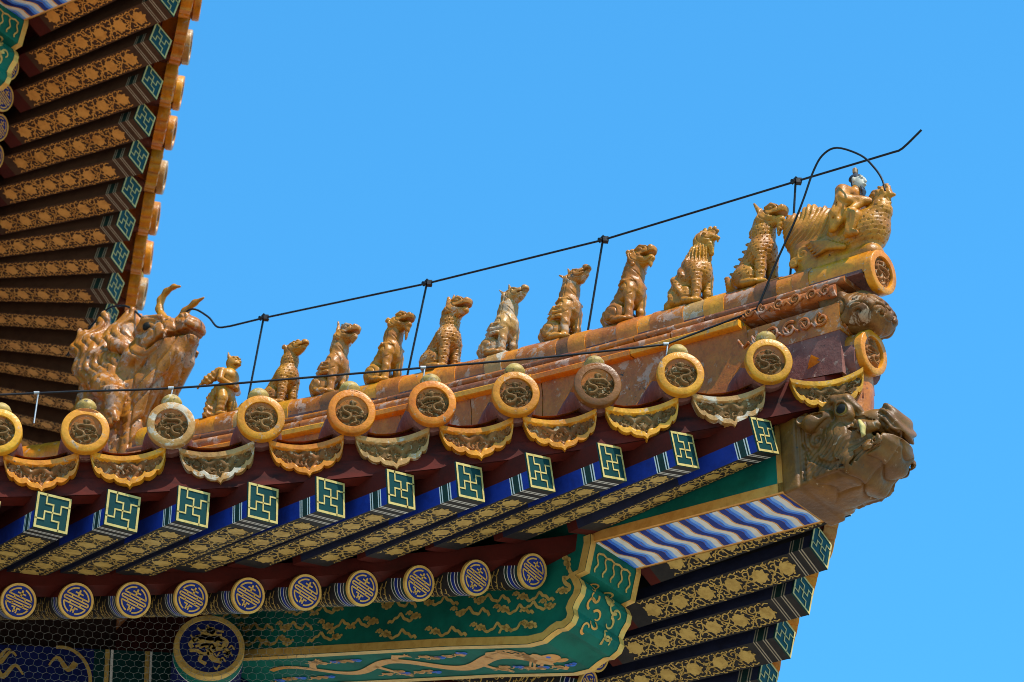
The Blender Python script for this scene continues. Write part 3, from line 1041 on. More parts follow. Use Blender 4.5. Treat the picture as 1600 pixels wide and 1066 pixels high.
PROFILE = [(1.30, -.44), (1.30, -.48), (1.335, -.602), (1.385, -.606), (1.366, -.63), (1.353, -.665), (1.362, -.70), (1.388, -.728), (1.403, -.755),
           (1.396, -.79), (1.412, -.818), (1.45, -.833), (1.48, -.826), (1.515, -.834), (1.56, -.852), (1.64, -.842), (1.8, -.79), (2.064, -.703), (2.558, -.554), (3.223, -.352), (3.42, -.293)]
def old_beam(T):
    hw = .17
    m = MB()
    prof = PROFILE
    back = [(3.42, .2), (1.30, -.30)]
    poly = prof + back
    n = len(poly)
    for sg in (1, -1):
        m.add([hip(t, sg * hw, z, T) for t, z in poly], [list(range(n)) if sg < 0 else list(range(n))[::-1]], 0)
    hgrid(m, [[(t, -hw, z) for t, z in prof], [(t, hw, z) for t, z in prof]], 0, T)
    hgrid(m, [[(t, -hw, z) for t, z in back], [(t, hw, z) for t, z in back]], 0, T)
    P = np.array(prof)
    # inward offset of the profile for the gold edge band on both side faces
    D = np.gradient(P, axis=0); D /= np.linalg.norm(D, axis=1)[:, None]
    Nn = np.stack([-D[:, 1], D[:, 0]], 1)        # points up/inward
    for _ in range(2):
        Nn[1:-1] = (Nn[:-2] + Nn[1:-1] * 2 + Nn[2:]); Nn /= np.linalg.norm(Nn, axis=1)[:, None]
    In = P + Nn * .036
    for sg in (1, -1):
        hgrid(m, [[(t, sg * (hw + .004), z) for t, z in P], [(t, sg * (hw + .004), z) for t, z in In]], 1, T)
        hgrid(m, [[(t, sg * hw, z) for t, z in In], [(t, sg * (hw + .004), z) for t, z in In]], 1, T)
        # edge band on the nose and the underside
        Q = P - Nn * .003
        hgrid(m, [[(t, sg * (hw + .004), z) for t, z in Q], [(t, sg * (hw - .028), z) for t, z in Q]], 1, T)
    OB = 2
    rr = random.Random(11)
    def cloudlet(t, z, sc, ang, to3, mi):
        def q(x, y):
            return (t + sc * (x * math.cos(ang) - y * math.sin(ang)), z + sc * (x * math.sin(ang) + y * math.cos(ang)))
        for cx, cy, r in ((0, 0, .5), (.55, .25, .42), (-.5, .22, .4), (.9, -.05, .28), (-.85, -.1, .26), (.1, .5, .36)):
            a = np.linspace(0, 2 * np.pi, 14, endpoint=False)
            m.poly([q(cx + r * math.cos(v), cy + r * math.sin(v) * .8) for v in a], mi=mi + OB, to3=to3)
    def tail(P, to3, mi, w=.017):
        P = np.array(P, float); tt = np.linspace(0, len(P) - 1, 6 * len(P))
        Q = np.column_stack([np.interp(tt, range(len(P)), P[:, i]) for i in (0, 1)])
        Q[:, 1] += .008 * np.sin(np.arange(len(Q)) * 1.0)
        for _ in range(2):
            Q[1:-1] = (Q[:-2] + 2 * Q[1:-1] + Q[2:]) / 4
        m.strip(Q, w, mi=mi + OB, to3=to3)
    for sg in (1, -1):
        f3 = (lambda sg: (lambda q: np.array([hip(a, sg * (hw + .0025), b, T) for a, b in q])))(sg)
        zb_ = lambda t: float(np.interp(t, [1.6, 2.064, 2.558, 3.223, 3.42], [-.845, -.703, -.554, -.352, -.293]))
        rows = [(.075, 1.62, .27), (.15, 1.52, .25), (.225, 1.66, .26), (.30, 1.56, .27), (.37, 1.75, .3)]
        for h, t0, st_ in rows:
            t = t0
            while t < 3.36:
                z = zb_(t) + h + rr.uniform(-.012, .012)
                cloudlet(t, z, rr.uniform(.027, .036), .3 + math.pi * (rr.random() < .5), f3, 0)
                cloudlet(t + .035, z + .028, .02, .3, f3, 0)
                L = st_ * .62 * rr.choice((1, 1, -1))
                k_ = rr.choice((-1, 1)) * .02
                tail([(t, z), (t + L * .3, z + .3 * L * .3 + k_), (t + L * .55, z + .3 * L * .55 - k_), (t + L * .8, z + .3 * L * .8 + k_ * .6), (t + L, z + .3 * L - .02)], f3, 0, .013)
                t += st_ * rr.uniform(.88, 1.1)
        for t, z, sc, a_ in ((1.43, -.53, .034, 1.2), (1.455, -.66, .03, .4)):
            cloudlet(t, z, sc, a_, f3, 0)
        tail([(1.43, -.53), (1.40, -.60), (1.45, -.60), (1.41, -.66), (1.455, -.66)], f3, 0)
    # underside dragon
    S = np.array(PROFILE[14:])
    def under(q):
        out = []
        for a, b in q:
            z = float(np.interp(a, S[:, 0], S[:, 1]))
            out.append(hip(a, b, z - .0035, T))
        return np.array(out)
    tt = np.linspace(0, 1, 70)
    ct = 1.74 + 1.45 * tt
    cb = .062 * np.sin(tt * 15 + .3) * (1 - .25 * tt)
    m.strip(np.column_stack([ct, cb]), .066 * (1 - .62 * tt), mi=OB + 1, to3=under)
    def blob(t, b, rt, rb, lobes=0, amp=0, mi=OB + 1):
        a = np.linspace(0, 2 * np.pi, 26, endpoint=False)
        q = 1 + amp * np.cos(lobes * a)
        m.poly(np.column_stack([t + rt * q * np.cos(a), b + rb * q * np.sin(a)]), mi=mi, to3=under)
    blob(1.70, .01, .075, .058, 7, .14); blob(1.635, .02, .045, .036); blob(1.605, -.02, .03, .016)
    blob(1.64, .03, .012, .01, mi=OB + 2)
    for k in range(9):                           # mane and whiskers
        A = np.linspace(0, 1, 10); w0 = rr.uniform(-.07, .08)
        m.strip(np.column_stack([1.72 + .13 * A, w0 + .03 * np.sin(A * 4 + k) + .05 * A * np.sign(w0)]), .014 * (1 - .7 * A), mi=OB + 1, to3=under)
    for t, sg_ in ((1.95, 1), (2.05, -1), (2.45, 1), (2.6, -1), (2.95, 1)):
        b0 = float(np.interp(t, ct, cb))
        m.strip([(t, b0), (t - .04, b0 + sg_ * .05), (t - .09, sg_ * .1)], [.036, .028, .018], mi=OB + 1, to3=under)
        for k in range(4):
            q = 2.2 + .5 * k
            m.strip([(t - .09, sg_ * .1), (t - .09 + .035 * math.cos(q), sg_ * (.1 + .03 * math.sin(q)))], [.012, .004], mi=OB + 1, to3=under)
    for k in range(34):
        t = 1.58 + 1.7 * k / 34 + rr.uniform(-.02, .02); b0 = float(np.interp(t, ct, cb))
        b = rr.uniform(.075, .1) * (-1 if b0 > 0 else 1) + b0 * .3
        for dx, dy, r_ in ((0, 0, .015), (.017, .006, .012), (-.015, .005, .011)):
            blob(t + dx, b + dy, r_ * 1.2, r_, mi=OB + (2 if k % 3 == 0 else 1))
        A = np.linspace(0, 1, 8)
        m.strip(np.column_stack([t + .06 * A, b + .012 * np.sin(A * 6)]), .008 * (1 - .5 * A), mi=OB + 1, to3=under)
    # nose ornaments: wave hem above, dragon scrolls on the lobes
    NP = np.array(PROFILE[1:15]); cum = np.r_[0, np.cumsum(np.linalg.norm(np.diff(NP, axis=0), axis=1))]
    NN = np.gradient(NP, axis=0); NN = np.stack([NN[:, 1], -NN[:, 0]], 1); NN /= np.linalg.norm(NN, axis=1)[:, None]
    def nose(q):
        out = []
        for d, b in q:
            t = np.interp(d, cum, NP[:, 0]); z = np.interp(d, cum, NP[:, 1])
            nx = np.interp(d, cum, NN[:, 0]); nz = np.interp(d, cum, NN[:, 1])
            sgn = -1 if (nx > 0 and d < .12) else 1
            out.append(hip(t + nx * .004 * (1 if nx < 0 else -1), b, z + nz * .004 * (1 if nz < 0 else -1), T))
        return np.array(out)
    for k in range(5):
        b = -.11 + .055 * k
        A = np.linspace(0, 1, 9)
        m.strip(np.column_stack([.025 + .085 * A, b + .008 * np.sin(A * 9)]), .009, mi=OB + (3), to3=nose)
        if k < 4:
            m.strip([(.025, b), (.018, b + .027), (.025, b + .055)], .009, mi=OB + (3), to3=nose)
    a = np.linspace(0, 2 * np.pi, 20, endpoint=False)
    m.poly(np.column_stack([.235 + .026 * np.cos(a), -.02 + .03 * np.sin(a)]), mi=OB + (3), to3=nose)
    for k in range(14):
        d = .17 + .04 * (k // 2) + rr.uniform(-.01, .01); b = (-.07 if k % 2 else .065) + rr.uniform(-.04, .04)
        A = np.linspace(0, 1, 14); q_ = .3 + A * 4.5; R_ = .03 * (1 - .55 * A)
        m.strip(np.column_stack([d + R_ * np.cos(q_ + k), b + R_ * np.sin(q_ + k)]), .012 * (1 - .5 * A), mi=OB + (3 if k % 2 else 1), to3=nose)
    part('old_hip_beam', m.mesh('old_hip_beam', ['green', 'gold', 'gold_dull', 'gold_orange', 'skyblue', 'gold_dull']), hall)
for T in (Z3, UPPER):
    young_beam(T); old_beam(T)

# ------------------------------------------------------------------ hip ridge
RT = np.linspace(-.06, 6.2, 64)
def ridge_rows(prof, tt, dz=0, both=True):
    """prof: (off, z below ridge top) for the left side; mirrored for the right"""
    full = list(prof) + [(-o, z) for o, z in reversed(prof)]
    return [[hip(t, o, ztop(t) + z + dz) for o, z in full] for t in tt]
def swept(name, prof, t0, t1, mats, mi=0, seg=.42, smooth=45, gap=.005):
    m = MB()
    t = t0
    k = 0
    while t < t1 - .02:
        e = min(t + seg * rng.uniform(.9, 1.1), t1)
        dz = rng.uniform(-.005, .004)
        m.grid(ridge_rows(prof, np.linspace(t, e - gap, 5), dz), mi if not isinstance(mi, list) else mi[k % len(mi)])
        for tt in (t, e - gap):
            full = list(prof) + [(-o, z) for o, z in reversed(prof)]
            m.add([hip(tt, o, ztop(tt) + z + dz) for o, z in full], [list(range(len(full)))], mi if not isinstance(mi, list) else mi[k % len(mi)])
        t = e; k += 1
    part(name, m.mesh(name, mats, smooth=smooth), hall)
def half_round(o0, za, zb, bul):
    a = np.linspace(0, np.pi, 8)
    return [(o0 + bul * math.sin(x), za + (zb - za) * (1 - math.cos(x)) / 2) for x in a]
# cover tiles, one part each
t = -.085; k = 0
cms = ['glaze', 'glaze_ridge', 'glaze', 'glaze_brown', 'glaze_ridge', 'glaze', 'glaze_pale', 'glaze_ridge', 'glaze']
edges = [-.085, .2, .27, .36, .46, .63, .72, .84, 1.0, 1.08, 1.18, 1.36, 1.44, 1.52, 1.72, 1.82, 1.9, 2.08, 2.2, 2.4, 2.52, 2.74, 2.85, 3.06, 3.15, 3.4, 3.5, 3.75, 4.0, 4.4, 4.8, 5.2, 5.7, 6.2]
for a, b in zip(edges[:-1], edges[1:]):
    m = MB()
    r = .094 + (.004 if k % 2 else 0)
    tt = np.linspace(a, b + .012, 4)
    ang = np.linspace(-.45, np.pi + .45, 18)
    m.grid([[hip(t, r * math.cos(x), ztop(t) - .088 + r * math.sin(x)) for x in ang] for t in tt], 0)
    for te in (tt[0], tt[-1]):
        m.add([hip(te, r * math.cos(x), ztop(te) - .088 + r * math.sin(x)) for x in ang], [list(range(18))], 0)
    part('ridge_cover_tile', m.mesh('ridge_cover_tile', [cms[k % 9]], smooth=50), hall)
    k += 1
swept('ridge_mortar', [(.0, -.09), (.083, -.105), (.09, -.118), (.09, -.135)], -.06, 6.2, ['mortar'], seg=.33)
swept('ridge_moulding', half_round(.09, -.128, -.163, .018), .02, 6.2, ['moulding', 'moulding_dark', 'glaze_ridge'], mi=[0, 1, 0, 2, 1], seg=.36)
swept('ridge_moulding', half_round(.1, -.165, -.226, .03), .06, 6.2, ['moulding', 'glaze_ridge', 'moulding_dark'], mi=[0, 0, 1, 0, 2], seg=.41)
swept('ridge_ledge', [(.05, -.226), (.150, -.228), (.158, -.236), (.157, -.258), (.150, -.264), (.05, -.266)], .52, 6.2, ['glaze_yellow', 'glaze'], mi=[0, 1], seg=.55)
swept('ridge_base', [(.03, -.249), (.128, -.25), (.118, -.33), (.122, -.42), (.14, -.62)], .5, 6.2, ['moulding', 'roof_glaze', 'mortar'], mi=[1, 0, 1], seg=.36)
# carved end of the ridge
def scroll(m, to3, cx, cy, r, turn, a0, w, mi, turns=1.6):
    th = np.linspace(0, 1, 26)
    R_ = r * (1 - .86 * th); A = a0 + turn * th * turns * 2 * np.pi
    P = [to3(cx + q * math.cos(a), cy + q * math.sin(a)) for q, a in zip(R_, A)]
    m.tube(P, w * (1 - .35 * th), 6, mi)
m = MB()
for sg in (1, -1):
    lo = lambda t, z, sg=sg: hip(t, sg * .122, z)
    pr = [(.045, .085), (.045, .215), (.5, .27), (.5, .14)]
    m.add([hip(t, sg * .12, z) for t, z in pr], [(0, 1, 2, 3)], 0)
m.add([hip(.045, o, z) for o, z in ((-.12, .085), (.12, .085), (.12, .215), (-.12, .215))], [(0, 1, 2, 3)], 0)
m.add([hip(t, o, z) for t, o, z in ((.045, -.12, .085), (.045, .12, .085), (.5, .12, .14), (.5, -.12, .14))], [(0, 3, 2, 1)], 0)
m.add([hip(t, o, z) for t, o, z in ((.045, -.12, .215), (.045, .12, .215), (.5, .12, .27), (.5, -.12, .27))], [(0, 1, 2, 3)], 0)
rs = random.Random(4)
for sg in (1, -1):
    f = lambda t, z, sg=sg: hip(t, sg * .124, z)
    for i, (t, z, r) in enumerate(((.13, .165, .034), (.215, .176, .03), (.29, .185, .036), (.375, .195, .032), (.445, .205, .03))):
        scroll(m, f, t, z, r, 1 if i % 2 else -1, rs.uniform(0, 6), .0075, 1)
        P = [f(t + .03, z - .02), f(t + .05, z + .0), f(t + .075, z - .015), f(t + .1, z + .03)]
        m.tube(P, .0065, 6, 1)
    f2 = lambda t, z, sg=sg: hip(t, sg * .131, z)
    for i, (t, r) in enumerate(((.1, .024), (.165, .026), (.25, .028), (.33, .026), (.41, .024), (.48, .02))):
        scroll(m, f2, t, ztop(t) - .195, r, 1 if i % 2 else -1, rs.uniform(0, 6), .0062, 1)
        m.tube([f2(t + .02, ztop(t) - .215), f2(t + .04, ztop(t) - .19), f2(t + .06, ztop(t) - .2)], .0055, 6, 1)
f3 = lambda o, z: hip(.041, o, z)
scroll(m, f3, .06, .15, .04, 1, 1, .008, 1); scroll(m, f3, -.05, .15, .038, -1, 2, .008, 1)
m.tube([f3(.1, .12), f3(.04, .1), f3(0, .13), f3(-.05, .105), f3(-.1, .13)], .007, 6, 1)
m.add([hip(t, o, z) for t, o, z in ((.05, -.1175, -.12), (.05, .1175, -.12), (.05, .1175, .086), (.05, -.1175, .086))], [(0, 1, 2, 3)], 2)
for sg in (1, -1):
    m.add([hip(t, sg * .1175, z) for t, z in ((.05, -.12), (.05, .09), (.5, .15), (.5, -.02))], [(0, 1, 2, 3)], 2)
part('ridge_end_carving', m.mesh('ridge_end_carving', ['glaze_ridge', 'moulding', 'mortar'], smooth=40), hall)
# scrolled corbel under the last cover tile
c = Clay((-.2, -.19, -.18), (.21, .19, .18), .0036)
c.ell((.0, 0, .0), (.15, .15, .13), 0)
c.ell((.06, 0, -.03), (.12, .16, .1), .03)
c.box((-.1, 0, .02), (.08, .125, .1), .02, .03)
def corbel_detail(V, N):
    x, y, z = V.T
    sd = sstep(np.abs(N[:, 1]), .45, .75)
    d = 0
    for cx, cz, tw in ((.06, .03, 1), (-.06, .0, -1), (.08, -.075, -1)):
        rr_ = np.hypot(x - cx, z - cz); aa = np.arctan2(z - cz, x - cx)
        d = d + .02 * groove(rr_ * 58 + tw * aa * .5, 3) * sd * (1 - sstep(rr_, .05, .085))
    for cy, cz in ((.065, .03), (-.065, .03), (.06, -.06), (-.06, -.06), (0, -.02)):
        rr_ = np.hypot(y - cy, z - cz); aa = np.arctan2(z - cz, (y - cy) * (1 if cy >= 0 else -1))
        d = d + .02 * groove(rr_ * 60 + aa * .5, 3) * (1 - sd) * (1 - sstep(rr_, .045, .075))
    return d + .003 * np.sin(x * 60 + z * 40)
CB = sculpt_mesh('ridge_end_corbel', c, ['corbel_glaze'], corbel_detail)
XF = -DV                                          # the way the ridge faces
YF = Vector((0, 0, 1)).cross(XF)
part('ridge_end_corbel', CB, hall, frame(hip(.015, 0, .19), XF, YF, (0, 0, 1)) @ Matrix.Diagonal((.8, .82, .8, 1)))
# discs that close the ridge and the hip
def disc_diag(t, z, key, dip=7):
    Zv = (XF * math.cos(rad(dip)) - Vector((0, 0, 1)) * math.sin(rad(dip)))
    X = YF.normalized(); Yv = Zv.cross(X)
    part('tile_disc', DISCS[key], hall, frame(hip(t, 0, z), X, Yv, Zv))
disc_diag(-.104, .365, 'r1'); disc_diag(-.03, .0, 'r2')
m = MB()
m.tube([hip(-.02, 0, 0), hip(.3, 0, .06), hip(.8, 0, .2)], .09, 18, 0)
m.tube([hip(-.0, 0, -.035), hip(.3, 0, .02)], .1, 18, 1)
part('hip_tile', m.mesh('hip_tile', ['glaze_ridge', 'mortar'], smooth=50), hall)
m = MB()
m.tube([hip(.1, 0, -.32), hip(.085, -.01, -.2), hip(.08, -.01, -.04)], .082, 20, 0)
part('corner_apron_tile', m.mesh('corner_apron_tile', ['glaze_ridge'], smooth=50), hall)

# ------------------------------------------------------------------ timber behind the netting, walls
def purlin_end():
    m = MB()
    r = .153
    m.lathe([(0, 0), (r * .85, 0), (r * .86, .004), (r, .004), (r + .002, 0), (r + .003, -.03)], 48, [0] * 48 + [1] * 192)
    m.lathe([(r + .003, -.03), (r + .003, -.085)], 48, 2)
    m.lathe([(r + .003, -.085), (r + .003, -.092)], 48, 4)
    m.lathe([(r + .003, -.092), (r + .003, -2.5)], 48, 3)
    to3 = lambda q: np.column_stack([q[:, 0], q[:, 1], np.full(len(q), .004)])
    k = r * .8
    for P, w, h in DRAGON:
        P = np.array(P) * k; tt = np.linspace(0, len(P) - 1, 5 * len(P))
        Q = np.column_stack([np.interp(tt, range(len(P)), P[:, i]) for i in (0, 1)])
        for _ in range(3):
            Q[1:-1] = (Q[:-2] + 2 * Q[1:-1] + Q[2:]) / 4
        m.strip(Q, w * k * 1.7, mi=5, to3=to3)
    a = np.linspace(0, 2 * np.pi, 40, endpoint=False)
    rr = .05 + .012 * np.cos(a * 11)
    m.poly(np.column_stack([rr * np.cos(a) * 1.1, .03 + rr * np.sin(a)]), mi=5, to3=to3)
    for i in range(14):
        x, y = (random.uniform(-.09, .09), random.uniform(-.11, .1))
        A = np.linspace(0, 1, 8)
        m.strip(np.column_stack([x + .025 * A, y + .01 * np.sin(A * 5 + i)]), .007, mi=5, to3=to3)
    me = m.mesh('purlin_end', ['shaded_blue', 'gold_dull', 'green', 'shaded_blue', 'white', 'gold_dull'], smooth=40)
    A = front(2.557, 2.0, -.391)
    part('purlin_end', me, hall, frame(A, (1, 0, 0), (0, 0, 1), (0, -1, 0)))
purlin_end()
m = MB()
m.box((-9, .0, -.62), (-3.05, .12, -.1), 0)
to3 = lambda q: np.column_stack([q[:, 0], np.full(len(q), -.002), q[:, 1]])
m.box((-3.05, .0, -.62), (-2.2, .1, -.1), 1)
for x, w, mi in ((-3.0, .02, 2), (-2.975, .012, 3), (-2.82, .022, 2), (-2.80, .012, 3), (-2.67, .022, 2), (-2.65, .012, 3), (-2.50, .3, 4)):
    m.poly([(x, -.62), (x + w, -.62), (x + w, -.1), (x, -.1)], mi=mi, to3=to3)
r9 = random.Random(3)
to3b = lambda q: np.column_stack([q[:, 0], np.full(len(q), -.004), q[:, 1]])
for i in range(30):
    x = -3.12 - r9.random() * 1.4; z = -.14 - r9.random() * .4
    A = np.linspace(0, 1, 12)
    m.strip(np.column_stack([x + .12 * A * r9.choice((-1, 1)), z + .03 * np.sin(A * 7 + i)]), .03 * (1 - .7 * A), mi=5, to3=to3b)
a = np.linspace(np.pi * .55, -np.pi * .6, 20)
m.strip(np.column_stack([-3.2 + .14 * np.cos(a), -.28 + .18 * np.sin(a)]), .016, mi=5, to3=to3b)
part('painted_tie_beam', m.mesh('painted_tie_beam', ['shaded_blue', 'green_end', 'gold_dull', 'white', 'shaded_blue', 'gold_dull']), hall, Matrix.Translation(Vector((PC.x, PC.y + 2.6, PC.z))))
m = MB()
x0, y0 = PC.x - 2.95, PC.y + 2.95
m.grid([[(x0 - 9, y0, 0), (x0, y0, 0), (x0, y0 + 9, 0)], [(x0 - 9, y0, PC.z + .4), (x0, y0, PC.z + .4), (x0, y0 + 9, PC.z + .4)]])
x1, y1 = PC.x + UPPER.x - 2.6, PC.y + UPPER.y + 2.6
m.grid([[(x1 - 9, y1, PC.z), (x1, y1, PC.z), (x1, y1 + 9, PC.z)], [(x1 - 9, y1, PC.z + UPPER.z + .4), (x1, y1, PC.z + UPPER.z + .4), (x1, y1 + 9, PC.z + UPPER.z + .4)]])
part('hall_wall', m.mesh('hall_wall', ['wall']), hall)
m = MB()
for i in range(3):
    m.tube([(x0 - .4 - 4 * i, y0 - .3, 0), (x0 - .4 - 4 * i, y0 - .3, PC.z - .7)], .25, 20)
part('hall_column', m.mesh('hall_column', ['red'], smooth=50), hall)

# ------------------------------------------------------------------ wire netting under the eave
m = MB()
cw, ch = .036, .031
P0 = []
def nets():
    segs = set()
    for i in range(-2, 52):
        for j in range(-1, 22):
            cx = 2.05 + i * cw + (j % 2) * cw / 2; cz = -.66 - j * ch
            if cx < 2.13 + max(0, (-.66 - cz)) * .05 or cx > 3.95:
                continue
            p = [(cx, cz + ch * .62), (cx + cw / 2, cz + ch * .34), (cx + cw / 2, cz - ch * .38)]
            segs.add((p[0], p[1])); segs.add((p[1], p[2])); segs.add((p[0], (cx - cw / 2, cz + ch * .34)))
    return segs
def wob(x, z): return 1.22 + .02 * math.sin(x * 5) + .015 * math.sin(z * 9 + x * 3) + .0 * z
for a, b in sorted(nets()):
    A = front(a[0] + .003 * math.sin(a[1] * 90), wob(*a), a[1]); B = front(b[0] + .003 * math.sin(b[1] * 90), wob(*b), b[1])
    m.tube([A, B], 0.0008, 3, 0, caps=False)
nt = bpy.data.objects.new('wire_netting', m.mesh('wire_netting', ['netting']))
COL.objects.link(nt)
nt['label'] = 'fine hexagonal wire netting stretched below the round rafters'
nt['category'] = 'netting'

# ------------------------------------------------------------------ lightning conductor and cable
def smooth_path(P, n=6):
    P = np.array(P, float)
    if len(P) < 3:
        return P
    out = []
    Q = np.vstack([2 * P[0] - P[1], P, 2 * P[-1] - P[-2]])
    for i in range(1, len(Q) - 2):
        p0, p1, p2, p3 = Q[i - 1:i + 3]
        for t in np.linspace(0, 1, n, endpoint=False):
            out.append(.5 * ((2 * p1) + (-p0 + p2) * t + (2 * p0 - 5 * p1 + 4 * p2 - p3) * t * t + (-p0 + 3 * p1 - 3 * p2 + p3) * t ** 3))
    out.append(P[-1])
    return np.array(out)
lc = thing('lightning_conductor', 'long black lightning rod line held on posts above the ridge figures', 'lightning conductor', hip(1.4, 0, .68))
TW = [(-.345, .982), (-.246, .932), (-.20, .933), (-.054, .954), (.292, 1.005), (1.315, 1.151), (2.314, 1.348), (3.306, 1.577), (3.52, 1.62), (3.60, 1.65), (3.663, 1.735), (3.769, 1.824), (3.871, 1.805), (4.0, 1.80), (4.03, 1.84), (4.084, 1.894), (4.174, 2.0), (4.262, 2.052), (4.369, 2.052), (4.6, 1.9)]
m = MB()
st_ = [hip(t, 0, z) for t, z in TW]
m.tube(np.vstack([smooth_path(st_[:3], 3), np.array(st_[3:8]), smooth_path(st_[8:], 6)]), .005, 8, 0)
part('conductor_rod', m.mesh('conductor_rod', ['wire'], smooth=True), lc)
for (ta, za), (tb, zb) in (((3.306, 1.577), (3.41, 1.06)), ((2.314, 1.348), (2.437, .86)), ((1.315, 1.151), (1.417, .68)), ((.292, 1.005), (.352, .51))):
    m = MB()
    m.tube([hip(ta, 0, za), hip(tb, 0, zb)], .005, 8, 0)
    m.tube([hip(ta + .016, .01, za - .009), hip(ta - .016, .01, za + .009)], .0085, 8, 0)
    m.tube([hip(ta, .03, za - .012), hip(ta, -.03, za + .006)], .008, 8, 0)
    m.box((-.012, -.012, -.012), (.012, .012, .012), 0, Matrix.Translation(hip(ta - .015, .0, za - .006)))
    part('post', m.mesh('post', ['wire'], smooth=40), lc)
LP = [(-.224, .653), (-.213, .716), (-.18, .79), (-.12, .88), (-.007, .971), (.068, .966), (.121, .901), (.174, .792), (.232, .687), (.333, .529), (.428, .363), (.455, .345), (.513, .344)]
CB_ = [(.824, .052, 10.582), (1.293, .097, 10.519), (1.812, .143, 10.461), (2.43, .189, 10.388), (2.827, .215, 10.342), (3.197, .236, 10.316), (3.502, .251, 10.29), (5.0, .3, 10.15)]
pts = list(smooth_path([hip(t, .13, z) for t, z in LP], 5)) + list(smooth_path([front(s, u, z - PC.z) for s, u, z in CB_], 5))
cb = thing('eave_cable', 'thin black cable looping over the rider and running along the eave tiles', 'cable', front(2, .15, -.1))
m = MB(); m.tube(pts, .0046, 8, 0)
part('cable_run', m.mesh('cable_run', ['wire'], smooth=True), cb)
for s, u, z, zt in ((2.825, .215, 10.26, 10.342), (1.812, .143, 10.38, 10.461), (.826, .052, 10.5, 10.582), (3.36, .245, 10.16, 10.303)):
    m = MB()
    m.tube([front(s, u, z - PC.z), front(s - .01, u, zt - PC.z)], .0035, 8, 0)
    m.tube([front(s + .008, u, zt - PC.z), front(s - .014, u, zt - PC.z + .002)], .008, 8, 0)
    part('clip', m.mesh('clip', ['steel'], smooth=True), cb)
# ------------------------------------------------------------------ ridge figures
def fig_frame(t, sink=.012, tilt=1.0):
    sl = math.atan(.125 + .031 * t) * tilt
    X = XF * math.cos(sl) - Vector((0, 0, 1)) * math.sin(sl)
    Z = Vector((0, 0, 1)) * math.cos(sl) + XF * math.sin(sl)
    Y = Z.cross(X)
    return frame(hip(t, 0, ztop(t) - sink), X, Y, Z)

